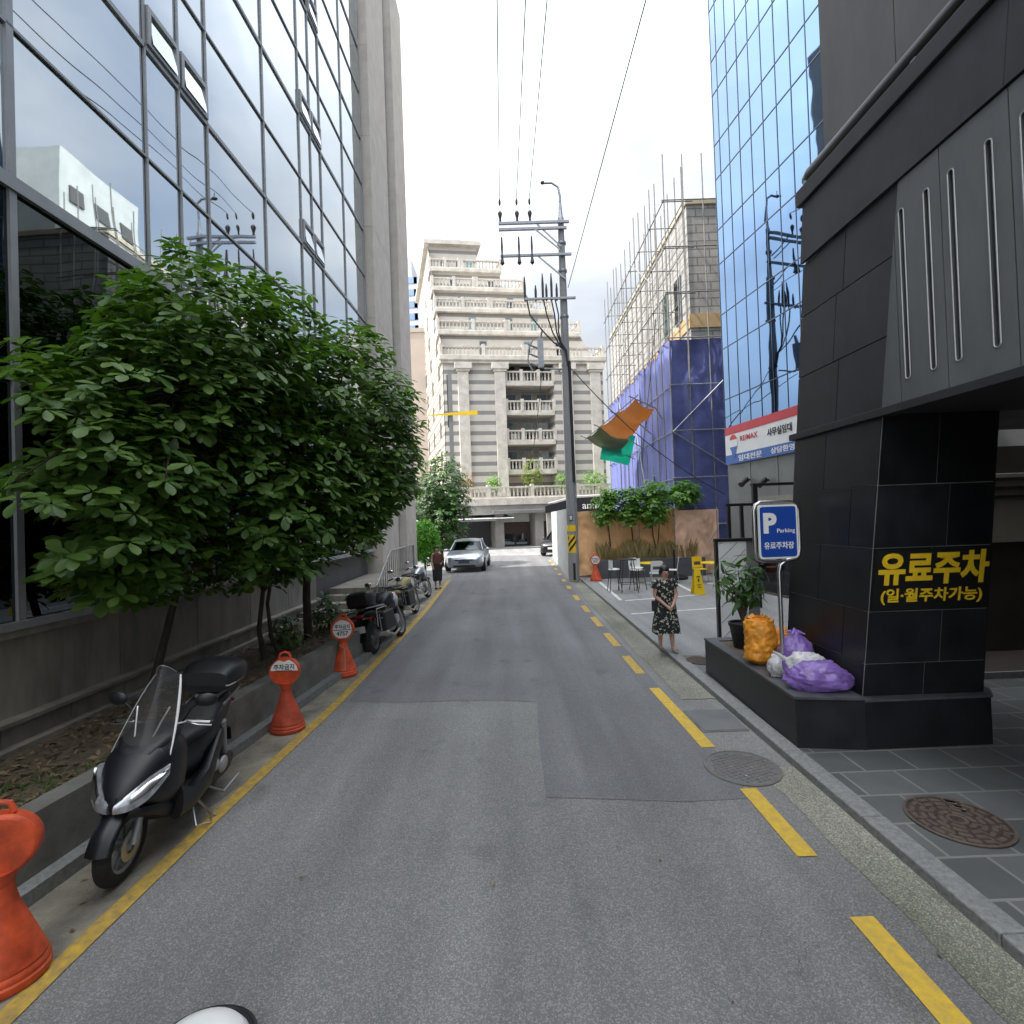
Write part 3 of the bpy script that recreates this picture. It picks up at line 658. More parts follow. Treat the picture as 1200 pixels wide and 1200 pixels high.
def tree(name, label, cat, stems, blobs, n, L_, W, leafm='leaf', nl=7, group=None, seed=1, keep=None, limbs=16, trunkm='wood', up=.45, spread=.25, shell=.55, gap=0.):
    rnd = random.Random(seed); base = Vector(stems[0][0][0])
    t = thing(name, label, cat, base, 0, group)
    m = MB()
    for pts, r0, r1 in stems:
        k = len(pts); m.tube([Vector(p)-base for p in pts], [r0+(r1-r0)*i/(k-1) for i in range(k)], 9)
    cl = []
    tot = sum(b[1][0]*b[1][1]*b[1][2] for b in blobs)
    for (c, r) in blobs:
        k = int(n*r[0]*r[1]*r[2]/tot); g = 0
        while k > 0 and g < n*60:
            g += 1
            d = Vector((rnd.gauss(0, 1), rnd.gauss(0, 1), rnd.gauss(0, 1))).normalized(); s = shell+(1-shell)*rnd.random()**.6 if rnd.random() < .75 else rnd.random()**.33
            s *= 1+.22*noise.noise(d*2.3+Vector((seed*7, 0, 0)))
            p = Vector(c)+Vector((d.x*r[0], d.y*r[1], d.z*r[2]))*s
            if gap and noise.noise(p*1.5+Vector((seed*3, 0, 0))) < -gap: continue
            if keep and not keep(p): continue
            cl.append((p, d, c)); k -= 1
    tops = [Vector(s[0][-1]) for s in stems]+[Vector(s[0][max(1, len(s[0])//2)]) for s in stems]
    for p, d, c in rnd.sample(cl, min(limbs, len(cl))):
        s = min(tops, key=lambda q: (q-p).length); limb(m, s-base, p-base, stems[0][2]*.75, .007, rnd)
    m.make('trunk', trunkm, t)
    lm = MB()
    for p, d, c in cl:
        ax = Vector((d.x*.5, d.y*.5, d.z*.35+up+.25)); whorl(lm, p-base, ax, nl if isinstance(nl, int) else rnd.randint(*nl), L_, W, rnd, spread)
    lm.make('crown', leafm, t)
    return t
OUT = [(0, 395), (60, 405), (110, 385), (95, 352), (150, 318), (190, 300), (200, 275), (232, 300), (300, 312), (345, 335), (400, 362), (440, 385), (470, 430), (500, 462), (490, 520), (492, 570), (455, 605), (430, 660), (395, 640), (378, 690), (330, 700), (262, 705), (180, 708), (120, 706), (60, 690), (45, 650), (95, 620), (0, 580), (-60, 565), (-60, 560), (20, 548), (60, 520), (30, 460), (-50, 400)]
def inside(x, y, poly):
    c = False; n = len(poly)
    for i in range(n):
        x1, y1 = poly[i]; x2, y2 = poly[i-1]
        if (y1 > y) != (y2 > y) and x < (x2-x1)*(y-y1)/(y2-y1)+x1: c = not c
    return c
def keep_main(p):
    if p.x < FX(p.y, .16): return False
    x, y = proj(p); return inside(x, y, OUT)
tree('magnolia_tree', 'big leaved tree nearest the camera with a leaning trunk against the stone base wall', 'tree',
     [([(-4.6, 6.45, .36), (-4.45, 6.5, 1.0), (-4.2, 6.5, 1.9), (-4.1, 6.4, 2.9), (-4.0, 6.2, 4.2)], .055, .025)],
     [((-4.1, 5.6, 3.5), (1.1, 1.4, 1.8)), ((-3.8, 6.4, 4.5), (1.3, 1.5, 1.7)), ((-4.1, 4.9, 2.9), (1.0, 1.1, 1.2)), ((-4.0, 5.9, 2.1), (.8, 1.3, .5))], 1500, .165, .088, up=.55, gap=.42, seed=11, keep=keep_main, limbs=40, nl=(6, 8), group='big leaved trees in the planter')
tree('magnolia_tree', 'big leaved tree with two thin crooked stems in the middle of the planter', 'tree',
     [([(-4.05, 8.35, .38), (-4.1, 8.3, .9), (-4.02, 8.3, 1.5), (-3.95, 8.2, 2.6), (-3.8, 8.0, 4.0)], .045, .02), ([(-3.85, 8.5, .38), (-4.0, 8.5, .75), (-4.0, 8.4, 1.3), (-3.8, 8.4, 2.4), (-3.5, 8.4, 4.2)], .04, .018)],
     [((-3.6, 7.7, 4.2), (1.5, 1.5, 2.0)), ((-3.5, 7.0, 3.0), (1.3, 1.3, 1.3)), ((-3.6, 7.6, 2.1), (.8, 1.2, .45))], 1250, .17, .09, up=.55, gap=.42, seed=12, keep=keep_main, limbs=30, nl=(6, 8), group='big leaved trees in the planter')
tree('magnolia_tree', 'big leaved tree with one straight dark trunk at the far end of the planter', 'tree',
     [([(-3.82, 9.6, .38), (-3.84, 9.6, 1.2), (-3.78, 9.55, 2.2), (-3.6, 9.5, 3.4), (-3.2, 9.4, 4.6)], .085, .03)],
     [((-3.0, 9.3, 4.2), (1.7, 1.7, 2.1)), ((-2.5, 9.9, 3.5), (1.35, 1.4, 1.5)), ((-3.2, 8.6, 2.7), (1.3, 1.1, 1.0))], 1650, .175, .09, up=.55, gap=.42, seed=13, keep=keep_main, limbs=40, nl=(6, 8), group='big leaved trees in the planter')
def shrub(name, label, cat, c, r, n, L_, W, leafm, seed, group=None, nl=5, sh=.4):
    return tree(name, label, cat, [([(c[0], c[1], c[2]-r[2]), (c[0], c[1], c[2]-r[2]*.4), (c[0], c[1], c[2]+r[2]*.3)], .02, .008)], [(c, r)], n, L_, W, leafm, nl, group, seed, None, 14, 'stem', .6, .45, sh)
shrub('shrub', 'leafy green shrub beside the straight trunk in the planter', 'shrub', (-3.75, 10.5, .75), (.3, .45, .38), 50, .13, .06, 'leaf2', 21)
shrub('shrub', 'lower dark shrub at the far end of the planter wall', 'shrub', (-3.3, 11.2, .8), (.3, .4, .36), 45, .12, .06, 'leaf', 22)
shrub('shrub', 'pale spiky shrub against the foot of the stone base wall', 'shrub', (-4.3, 9.7, .62), (.25, .4, .28), 30, .16, .05, 'leaf2', 23)
shrub('shrub', 'small dark sprig of leaves in the planter behind the cones', 'shrub', (-3.9, 9.0, .6), (.2, .25, .24), 16, .14, .06, 'leaf', 24)
# trees beyond the office building
tree('street_tree', 'rounded green tree beyond the office building behind the silver car', 'tree',
     [([(-3.9, 29, 0), (-3.9, 29, 1.2), (-3.8, 29, 2.6), (-3.7, 29, 4.2)], .12, .05)],
     [((-3.75, 29, 4.4), (1.5, 1.7, 2.0)), ((-3.2, 28.5, 3.2), (1.3, 1.4, 1.5)), ((-4.6, 29.3, 3.4), (1.4, 1.4, 1.9)), ((-3.7, 28.6, 1.9), (1.3, 1.2, .9))], 1500, .2, .11, 'leaf2', 6, None, 31, None, 30, gap=.4)
tree('conifer', 'bright green rounded conifer behind the parked motorcycles', 'tree',
     [([(-4.15, 24.8, 0), (-4.15, 24.8, .8), (-4.15, 24.8, 2)], .06, .03)], [((-4.15, 24.8, 1.55), (.72, .72, 1.05))], 1000, .16, .04, 'leafbright', 7, None, 33, None, 10, up=.7, spread=.5, shell=.7)
# ================================================================ right: black granite building
bb = thing('granite_building', 'black granite building with grey ribbed panels on the right', 'building', (0, 0, 0))
# the street face is plumb at X0; both of its end edges lean towards the camera
X0 = 3.6
def YEz(z): return 6.85-.148*z       # far edge
def PF(z): return 5.42-.163*z        # near edge of the pillar, carried on by the edge of the grey panels
def RX(z): return 4.88-.05*z         # right edge of the pillar front
def lx(z): return X0
def lerp3(a, b, t): return Vector(a).lerp(Vector(b), t)
def panel_face(mb, p00, p10, p11, p01, us, vs, gap, th, stag=None):
    """tiles laid on a four-cornered face, joints left open between them"""
    n = (Vector(p10)-Vector(p00)).cross(Vector(p01)-Vector(p00)).normalized()
    def P(u, v): return lerp3(lerp3(p00, p10, u), lerp3(p01, p11, u), v)
    for i in range(len(vs)-1):
        uu = us if not stag or i % 2 == 0 else stag
        for j in range(len(uu)-1):
            W = (P(1, vs[i])-P(0, vs[i])).length; H = (P(0, 1)-P(0, 0)).length; gu, gv = gap/W/2, gap/H/2
            a, b, c, d = uu[j]+gu, uu[j+1]-gu, vs[i]+gv, vs[i+1]-gv
            mb.slab(P(a, c), P(b, c), P(b, d), P(a, d), n, th)
# solid cores
m = MB()
ZT = 3.43
def core(x, z, d): return (x, PF(z)+d, z)
m.hexa([core(X0+.003, .07, .004), core(RX(.07)-.003, .07, .004), (5.2, 7.2, .07), (X0+.003, YEz(.07)-.003, .07), core(X0+.003, ZT, .004), core(RX(ZT)-.003, ZT, .004), (5.2, 7.2, ZT), (X0+.003, YEz(ZT)-.003, ZT)])
m.make('pillar_core', 'grout', bb)
m = MB()
rows = [.58, .93, 1.48, 2.13, 2.75, 3.43]
tv = [(z-rows[0])/(3.43-rows[0]) for z in rows]
z0, z1 = rows[0], 3.43
panel_face(m, core(X0, z0, 0), core(RX(z0), z0, 0), core(RX(z1), z1, 0), core(X0, z1, 0), [0, .5, 1], tv, .009, .006, [0, .62, 1])
panel_face(m, (X0, YEz(z0), z0), (X0, PF(z0)+.004, z0), (X0, PF(z1)+.004, z1), (X0, YEz(z1), z1), [0, .42, 1], tv, .009, .006, [0, .75, 1])
m.slab((X0, YEz(.07), .07), (5.2, 7.21, .07), (5.2, 7.21, ZT), (X0, YEz(ZT), ZT), (0, 1, 0), .02)
m.slab((RX(.07), PF(.07)+.01, .07), (5.2, 7.2, .07), (5.2, 7.2, ZT), (RX(ZT), PF(ZT)+.01, ZT), (1, -.1, 0), .02)
m.make('pillar', 'granite', bb)
# plinth piece under the pillar, wrapping the corner
m = MB()
m.prism([(3.555, 5.22), (4.86, 5.24), (5.0, 5.42), (5.2, 6.9), (3.595, 6.8)], .07, .555, 0)
m.prism([(3.545, 5.21), (4.87, 5.23), (5.01, 5.41), (5.2, 6.9), (3.595, 6.8)], .555, .58, 1)
m.make('plinth', ['granite', 'granite_top'], bb, bevel=.004)
# upper storey, flush with the pillar
Y0 = -9
m = MB(); m.hexa([(X0+.03, Y0, 3.44), (14, Y0, 3.44), (14, YEz(3.44)-.03, 3.44), (X0+.03, YEz(3.44)-.03, 3.44), (X0+.03, Y0, 6.2), (14, Y0, 6.2), (14, YEz(6.2)-.03, 6.2), (X0+.03, YEz(6.2)-.03, 6.2)])
m.make('upper_wall', 'grout', bb)
m = MB(); m.box(3.54, 3.7, Y0, YEz(3.44)+.06, 3.40, 3.475); m.make('soffit_trim', 'blackclad', bb, bevel=.004)
m = MB(); m.box(3.71, 13.9, Y0, 4.8, 3.41, 3.436); m.make('soffit', 'blackclad', bb)
m = MB()
zz = [3.48, 4.14, 4.84, 5.44]
panel_face(m, (X0+.028, YEz(3.48), 3.48), (X0+.028, PF(3.48)+.004, 3.48), (X0+.028, PF(5.44)+.004, 5.44), (X0+.028, YEz(5.44), 5.44), [0, .52, 1], [(z-3.48)/1.96 for z in zz], .011, .03, [0, .45, 1])
panel_face(m, (X0+.0, YEz(5.455), 5.455), (X0+.0, Y0, 5.455), (X0+.0, Y0, 6.1), (X0+.0, YEz(6.1), 6.1), [i/6 for i in range(7)], [0, 1], .004, .035)
panel_face(m, (8, YEz(3.48)-.03, 3.48), (X0+.03, YEz(3.48)-.03, 3.48), (X0+.03, YEz(6.1)-.03, 6.1), (8, YEz(6.1)-.03, 6.1), [0, .5, 1], [0, .35, .7, 1], .008, .03)
m.make('black_cladding', 'blackclad', bb)
# grey panels with long rounded slots
def pill(cx, cy, hw, hh, n=8):
    return [(cx+hw*math.cos(PI*i/n), cy+hh-hw+hw*math.sin(PI*i/n)) for i in range(n+1)]+[(cx-hw*math.cos(PI*i/n), cy-hh+hw-hw*math.sin(PI*i/n)) for i in range(n+1)]
T = frame((X0-.002, 0, 3.48), (0, -1, 0), (0, 0, 1))
back = MB(); back.slab((X0+.028, 4.6, 3.48), (X0+.028, Y0, 3.48), (X0+.028, Y0, 5.44), (X0+.028, 4.53, 5.44), (-1, 0, 0), .012); back.make('slot_backing', 'greyclad', bb)
ed = [4.6, 4.1, 3.52, 2.94, 2.36, 1.78, 1.2, .62, .04, -1.3, -2.5, -3.8, -5, -7, -9]
outs = [([(-PF(3.48)+.004, 0), (-4.606, 0), (-4.606, 1.53)], [])]
for i, (a, b) in enumerate(zip(ed, ed[1:])):
    g = .005; x0, x1 = -a+g, -b-g
    hs = [pill(x0+(x1-x0)*c, .95, .028, .76) for c in (.17, .73)] if b > -1 else []
    outs.append(([(x0, 0), (x1, 0), (x1, 1.96)]+([(-PF(5.44)+.004, 1.96), (x0, 1.56)] if i == 0 else [(x0, 1.96)]), hs))
for poly, hs in outs:
    me = holed_sheet(poly, hs, .034)
    m = MB(); m.mesh(me, T); m.make('grey_panel', 'greyclad', bb)
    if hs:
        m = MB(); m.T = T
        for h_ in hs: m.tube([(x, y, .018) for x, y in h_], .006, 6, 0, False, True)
        m.make('slot_lit_edge', 'alu_lt', bb)  # pale outline imitates light catching the slot walls
# ledge with pipe, then the set back taupe wall above
LT = ay(932, 221, 6.02).x
m = MB(); m.box(LT, 4.4, Y0, 6.02, 6.11, 6.3); m.make('ledge', 'blackclad', bb, bevel=.01)
m = MB(); m.tube([(LT+.1, Y0, 6.41), (LT+.1, 5.85, 6.41), (LT+.13, 5.95, 6.41)], .085, 12); m.make('pipe', 'black', bb)
for y in (5.9, 4.3, 2.7, 1.1): MB().box(LT+.04, LT+.18, y-.03, y+.03, 6.3, 6.38).make('pipe_bracket', 'alu', bb)
m = MB(); m.box(3.9, 14, Y0, 5.95, 6.28, 14); m.make('set_back_wall', 'grout', bb)
m = MB(); panel_face(m, (3.88, 5.95, 6.36), (3.88, Y0, 6.36), (3.88, Y0, 14), (3.88, 5.95, 14), [0, .075, .16, .245, .33, .415, .5, .6, .7, .8, .9, 1], [0, .33, .66, 1], .012, .03)
panel_face(m, (14, 5.95, 6.36), (3.9, 5.95, 6.36), (3.9, 5.95, 14), (14, 5.95, 14), [0, .3, .6, .8, 1], [0, .33, .66, 1], .012, .03)
m.make('taupe_cladding', 'upclad', bb)
# recess behind the pillar, darkened by an unseen wall added beside the camera
m = MB(); m.box(3.7, 14, -9, 2.3, .07, 3.44); m.make('unseen_shade_wall', 'granite', bb)
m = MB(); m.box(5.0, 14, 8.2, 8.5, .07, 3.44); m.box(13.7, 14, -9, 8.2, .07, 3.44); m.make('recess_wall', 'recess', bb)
MB().box(7.3, 9.2, 8.12, 8.2, 1.9, 3.0).make('light_panel', 'cream', bb, bevel=.01)
for z_ in (2.6, 2.74, 2.88): MB().box(7.4, 9.1, 8.07, 8.115, z_, z_+.05).make('louvre', 'black', bb)
m = MB(); m.box(5.2, 12, 7.2, 8.2, .075, .16); m.make('floor_step', 'recess', bb); MB().box(5.2, 12, 7.16, 7.2, .075, .165).make('step_edge', 'kerbstone', bb)
# sign on the pillar
sg = thing('wall_sign', 'black panel with yellow painted Korean paid parking lettering on the granite pillar', 'sign', (ay(1091, 671, PF(1.8)-.01).x, PF(1.8)-.012, 1.80))
T = frame((0, 0, 0), (1, 0, 0), (0, -.163, 1))
def tl(T, x, y, z=0): return T @ Vector((x, y, z))
m = MB(); m.slab(tl(T, -.585, -.31), tl(T, .585, -.31), tl(T, .575, .31), tl(T, -.585, .31), (0, -1, -.163), .014); m.make('panel', 'signblack', sg)
m = MB(); fit_text(m, '유료주차', T @ Matrix.Translation((.0, .125, .017)), 1.1, .34, .003, .036); fit_text(m, '(일·월주차가능)', T @ Matrix.Translation((0, -.165, .017)), 1.02, .165, .003, .02); m.make('lettering', 'signyellow', sg)
# ---------------------------------------------------------------- black planter box in front of it
pb = thing('granite_planter', 'low black granite planter box holding rubbish bags beside the pillar', 'planter', (0, 0, 0))
fp = [(2.895, 5.32), (3.55, 5.215), (3.58, 7.9), (2.94, 7.9)]
m = MB(); m.prism(fp, .0, .58); m.make('wall', 'granite', pb, bevel=.004)
m = MB()
m.prism([(2.88, 5.305), (3.54, 5.2), (3.59, 6.76), (3.59, 6.9), (2.92, 6.9)], .58, .607); m.prism([(2.92, 6.902), (3.06, 6.902), (3.09, 7.91), (2.93, 7.91)], .58, .607); m.prism([(3.06, 7.72), (3.58, 7.72), (3.58, 7.91), (3.085, 7.91)], .58, .6075)
m.prism([(3.48, 6.902), (3.58, 6.902), (3.58, 7.72), (3.48, 7.72)], .58, .6072)
m.make('coping', 'granite_top', pb, bevel=.004)
m = MB(); m.prism([(3.06, 6.9), (3.48, 6.9), (3.48, 7.72), (3.085, 7.72)], .56, .592); m.make('soil', 'soil', pb)

# parking sign on a bent tube
t = thing('parking_sign', 'blue parking sign with a white P on a bent steel tube', 'sign', (3.18, 6.08, .608), .03)
m = MB(); m.tube([(0, 0, 0), (0, 0, 1.2), (.02, 0, 1.28), (.09, 0, 1.33), (.2, 0, 1.345), (.245, 0, 1.39), (.26, 0, 1.48), (.26, 0, 1.93), (.225, 0, 2.0), (.16, 0, 2.03), (-.2, 0, 2.03), (-.255, 0, 2.0), (-.28, 0, 1.93), (-.28, 0, 1.45), (-.255, 0, 1.36), (-.18, 0, 1.335), (.09, 0, 1.33)], .024, 10); m.make('tube_frame', 'steel', t)
def rrect(w, h, r, n=6):
    out = []
    for cx, cy, a in ((w-r, h-r, 0), (r-w, h-r, 90), (r-w, r-h, 180), (w-r, r-h, 270)):
        out += [(cx+r*math.cos(R(a+90*i/n)), cy+r*math.sin(R(a+90*i/n))) for i in range(n+1)]
    return out
T = frame((-.011, -.02, 1.68), (.89, 0, 0), (0, 0, 1)) @ Matrix.Diagonal((.9, .9, 1, 1))
def flat(poly, T, t0, t1, mi=0, mb=None):
    mb = mb or MB(); old = mb.T; mb.T = old @ T; mb.prism(poly, t0, t1, mi); mb.T = old; return mb
flat(rrect(.265, .355, .05), T, 0, .02).make('plate', 'white', t, bevel=.003)
flat(rrect(.24, .33, .035), T, .0205, .024).make('blue_face', 'signblue', t)
m = MB(); fit_text(m, 'P', T @ Matrix.Translation((-.11, .115, .0255)), .18, .27, .002, .05); fit_text(m, 'Parking', T @ Matrix.Translation((.1, .005, .0255)), .24, .07, .002, .01); fit_text(m, '유료주차장', T @ Matrix.Translation((0, -.18, .0255)), .4, .095, .002, .02); m.make('lettering', 'white', t)
for z in (1.37, 1.99): MB().box(-.03, .03, -.022, .022, z-.012, z+.012).make('clip', 'steel', t)
MB().lathe([(.06, 0), (.06, .012), (.03, .02)], 16).make('foot', 'steel', t)

# rubbish bags: crumpled closed skins
def bagmesh(r, seed, crump=.16, n=64, mm=44, flat=.0, knot=None, fine=.05):
    rnd = random.Random(seed); off = Vector((seed*3.1, seed*1.7, 0)); rs = []
    for i in range(mm+1):
        tt = PI*min(max(i/mm, .012), .988); ring = []
        for j in range(n):
            a = 2*PI*j/n; d = Vector((math.sin(tt)*math.cos(a), math.sin(tt)*math.sin(a), -math.cos(tt)))
            k = 1+crump*noise.noise(d*1.8+off)+fine*2.2*abs(noise.noise(d*4+off))+fine*1.5*abs(noise.noise(d*9+off*2))+fine*.5*noise.noise(d*20+off)
            p = Vector((d.x*r[0], d.y*r[1], d.z*r[2]))*k
            if knot and d.z > knot:   # gathered neck
                q = (d.z-knot)/(1-knot); p.x *= 1-.8*q; p.y *= 1-.8*q; p.z += r[2]*.25*q
            ring.append(p)
        rs.append(ring)
    zmin = min(p.z for g in rs for p in g); h = r[2]*.75
    for g in rs:
        for p in g:
            if p.z < -h: p.z = -h-(p.z+h)*.15*-1*0
    return [[p+Vector((0, 0, h)) for p in g] for g in rs]
def sack(name, label, loc, rz, r, seed, m_, **k):
    o = MB().rings(bagmesh(r, seed, **k), 0, True).make(name, m_, sharp=80); o.location = loc; o.rotation_euler = (0, 0, rz); return o
def pth(px, py, z=.608): return gp(px, py, z)
t = thing('rubbish_sack', 'bulging upright orange net sack on the black planter', 'bag', (3.12, 6.5, .608))
rs = []
for i in range(46):
    z = .56*i/45; ring = []
    for j in range(64):
        a = 2*PI*j/64; d = Vector((math.cos(a), math.sin(a), 0)); k = 1+.12*noise.noise(Vector((d.x*1.2, d.y*1.2, z*5)))+.2*abs(noise.noise(Vector((d.x*3, d.y*3, z*13))))+.05*noise.noise(Vector((d.x*9, d.y*9, z*30)))
        e = min(1, (z+.05)/.12)*(1-.12*max(0, (z-.42)/.14)); s = (.185*abs(d.x)**.0, .15)
        ring.append((d.x*.185*k*e, d.y*.16*k*e, z+.02*noise.noise(Vector((d.x*2, d.y*2, 7)))))
    rs.append(ring)
MB().rings(rs, 0, True).make('sack', 'bag_or', t, sharp=80)
m = MB(); rnd = random.Random(4)
for i in range(26):
    a = rnd.uniform(0, 6.3); q = rnd.uniform(0, .15); c = Vector((q*math.cos(a), q*.8*math.sin(a), .545+rnd.uniform(0, .03)))
    T = Matrix.Translation(c) @ Euler((rnd.gauss(0, .5), rnd.gauss(0, .5), a)).to_matrix().to_4x4(); s = rnd.uniform(.03, .06)
    m.add([T @ Vector(p) for p in ((-s, -s, 0), (s, -s*.8, .01), (s*.8, s, 0), (-s, s*.7, .015))], [(0, 1, 2, 3)])
m.make('open_mouth', 'bag_or', t)
p = pth(938, 790)
t = thing('rubbish_bag', 'small tied purple rubbish bag on top of the heap by the sign tube', 'bag', (3.36, 6.12, .608), .3)
MB().rings(bagmesh((.19, .17, .25), 5, knot=.72, crump=.12, fine=.05), 0, True).make('sack', 'bag_pu', t, sharp=80)
m = MB()
for a in (.3, 2.2, 3.6, 5.2): m.tube([(0, 0, .42), (.05*math.cos(a), .05*math.sin(a), .48), (.11*math.cos(a), .11*math.sin(a), .46)], [.016, .02, .006], 6)
m.make('knot', 'bag_pu', t)
p = pth(965, 812)
t = thing('rubbish_bag', 'slumped purple rubbish bag lying at the front edge of the black planter', 'bag', (3.27, 5.5, .608), -.22)
MB().rings(bagmesh((.3, .15, .16), 9, crump=.2, fine=.07), 0, True).make('sack', 'bag_pu', t, sharp=80)
m = MB(); m.tube([(-.26, 0, .12), (-.33, .02, .2), (-.36, 0, .3)], [.05, .03, .012], 8); m.make('neck', 'bag_pu', t)
p = pth(952, 798)
t = thing('rubbish_bag', 'white carrier bag wedged between the two purple bags', 'bag', (3.31, 5.8, .608), -.25)
MB().rings(bagmesh((.24, .13, .17), 14, crump=.25, fine=.08), 0, True).make('sack', 'bag_wh', t, sharp=80)
m = MB(); m.tube([(-.2, 0, .2), (-.3, -.03, .29), (-.36, -.06, .33)], [.03, .02, .01], 8); m.make('handle', 'bag_wh', t)
p = pth(915, 793)
t = thing('rubbish_bag', 'small pale grey bag behind the foot of the parking sign', 'bag', (p.x, p.y+.05, .608), .6)
MB().rings(bagmesh((.12, .1, .13), 22, crump=.25, fine=.08), 0, True).make('sack', 'bag_wh', t, sharp=80)
t = thing('rubbish_sack', 'second orange sack mostly hidden behind the parking sign tube', 'bag', (3.4, 6.5, .608), .4)
MB().rings(bagmesh((.13, .12, .24), 31, crump=.2, fine=.08), 0, True).make('sack', 'bag_or', t, sharp=80)

# potted shrub behind
t = thing('potted_shrub', 'drooping leafy shrub in a dark pot behind the orange sack', 'potted plant', (3.3, 7.35, .59))
MB().lathe([(.14, 0), (.19, .3), (.205, .32), (.205, .36), (.18, .36), (.17, .33), (.001, .33)], 24).make('pot', 'black', t)
m = MB(); rnd = random.Random(8); tips = []
for i in range(16):
    a = rnd.uniform(0, 6.3); q = rnd.uniform(.1, .4); e = Vector((q*math.cos(a), q*.8*math.sin(a), rnd.uniform(.75, 1.3)))
    m.tube([(0, 0, .33), (e.x*.3, e.y*.3, .33+(e.z-.33)*.55), e], [.012, .008, .004], 6); tips.append(e); tips.append(Vector((e.x*.8, e.y*.8, e.z*.86)))
m.make('stem', 'stem', t)
m = MB()
for e in tips: whorl(m, e, Vector((e.x, e.y, .35)), 7, .2, .055, rnd, .35, .35)
m.make('foliage', 'leaf2', t)

# white board with black frame
bd = thing('menu_board', 'tall white slatted board in a black frame at the end of the black planter', 'board', (3.92, 9.75, .07), -.05)
MB().box(.03, .56, 0, .06, .05, 1.9).make('panel', 'white', bd)
m = MB()
for i in range(8):
    z0 = .0+i*.3; a, b = Vector((.05, -.003, z0)), Vector((.55, -.003, z0+.55))
    if b.z > 1.88: s_ = (1.88-a.z)/(b.z-a.z); b = a.lerp(b, s_)
    m.bar(a+Vector((0, 0, .06)), b, .012, .006, 0, (0, 1, 0))
m.make('diagonal_groove', 'alu', bd)
MB().box(-.02, .03, -.02, .09, 0, 1.95).make('post', 'black', bd, bevel=.004)
MB().box(-.03, 1.2, -.02, .09, 1.9, 1.96).make('top_rail', 'black', bd, bevel=.004)
m = MB(); m.box(.58, .78, .02, .06, 0, 1.9); m.make('side_panel', 'greypanel', bd)
# black entrance frame behind the board
fr = thing('entrance_frame', 'black square tube frame standing beside the blue glass tower entrance', 'frame', (5.6, 13.0, .07))
for x0, x1, z1 in ((-.05, .03, 2.6), (.28, .36, 2.6), (.62, .74, 3.15)): MB().box(x0, x1, 0, .08, 0, z1).make('post', 'black', fr, bevel=.004)
MB().box(-.05, .74, .085, .16, 2.6, 2.67).make('rail', 'black', fr, bevel=.004); MB().box(.62, 1.9, .085, .16, 3.1, 3.17).make('rail', 'black', fr, bevel=.004)

# ================================================================ blue glass tower
bt = thing('glass_tower', 'tall blue mirror glass tower behind the black building', 'building', (0, 0, 0))
def bp(s, z, off=0.): # s metres from the far corner towards the camera; outward = -X
    return (7.3+.136*s-off*.99, 17-.99*s-off*.13, z)
m = MB(); m.prism([bp(0, 0, -.12)[:2], bp(7.2, 0, -.12)[:2], (18, 10.2), (18, 18.3), (8.5, 17.6)], 0, 30); m.make('wall', 'greypanel', bt)
bs = [0, .33, .86, 1.42, 1.98, 2.55, 3.13, 3.72, 4.3, 4.9, 5.5, 6.1, 7.0]
bz = [5.25]+[z for k in range(9) for z in (6.2+2.9*k, 8.0+2.9*k)]
bz = [5.25, 6.25, 7.95, 9.1, 10.8, 11.95, 13.65, 14.8, 16.5, 17.65, 19.35, 20.5, 22.2, 24, 26, 28, 30]
rest = MB()
for i in range(len(bs)-1):
    for k in range(len(bz)-1):
        vis = i < 7 and k < 12; m = MB() if vis else rest
        a, b = random.gauss(0, .002), random.gauss(0, .0014); s0, s1, z0, z1 = bs[i]+.012, bs[i+1]-.012, bz[k]+.012, bz[k+1]-.012
        q = lambda s, z: bp(s, z, a*(s-(s0+s1)/2)+b*(z-(z0+z1)/2))
        m.quad(q(s0, z0), q(s1, z0), q(s1, z1), q(s0, z1))
        if vis: m.make('window', 'glass_b', bt)
o = rest.make('more_windows', 'glass_b', bt); o['kind'] = 'stuff'
MB().quad(bp(0, 5.25, .0), (8.5, 17.6, 5.25), (8.5, 17.6, 30), bp(0, 30, .0)).make('end_glass', 'glass_b', bt)
for s in bs:
    m = MB(); m.slab(bp(s-.01, 5.2), bp(s+.012, 5.2), bp(s+.012, 30), bp(s-.012, 30), (-1, -.1, 0), .012); m.make('mullion', 'mull_b', bt)
for z in bz:
    m = MB(); m.slab(bp(-.02, z-.014, .001), bp(7, z-.014, .001), bp(7, z+.014, .001), bp(-.02, z+.014, .001), (-1, -.1, 0), .013); m.make('transom', 'mull_b', bt)
# ground floor of the tower
m = MB(); m.slab(bp(0, .07, -.1), bp(7.2, .07, -.1), bp(7.2, 4.1, -.1), bp(0, 4.1, -.1), (-1, 0, 0), .06); m.make('ground_floor_wall', 'greypanel', bt)
for s in (1.2, 2.5, 3.6): 
    m = MB(); m.slab(bp(s, .07, -.03), bp(s+.02, .07, -.03), bp(s+.02, 4.1, -.03), bp(s, 4.1, -.03), (-1, 0, 0), .012); m.make('panel_joint', 'alu', bt)
m = MB(); m.slab(bp(1.5, .1, -.02), bp(3.3, .1, -.02), bp(3.3, 2.95, -.02), bp(1.5, 2.95, -.02), (-1, 0, 0), .05); m.make('door_frame', 'cream', bt)
m = MB(); m.slab(bp(1.6, 1.8, .04), bp(3.2, 1.8, .04), bp(3.2, 2.8, .04), bp(1.6, 2.8, .04), (-1, 0, 0), .012); m.make('poster', 'gold', bt)
m = MB(); m.slab(bp(1.65, .15, .04), bp(3.15, .15, .04), bp(3.15, 1.7, .04), bp(1.65, 1.7, .04), (-1, 0, 0), .012); m.make('glass_door', 'carglass', bt)
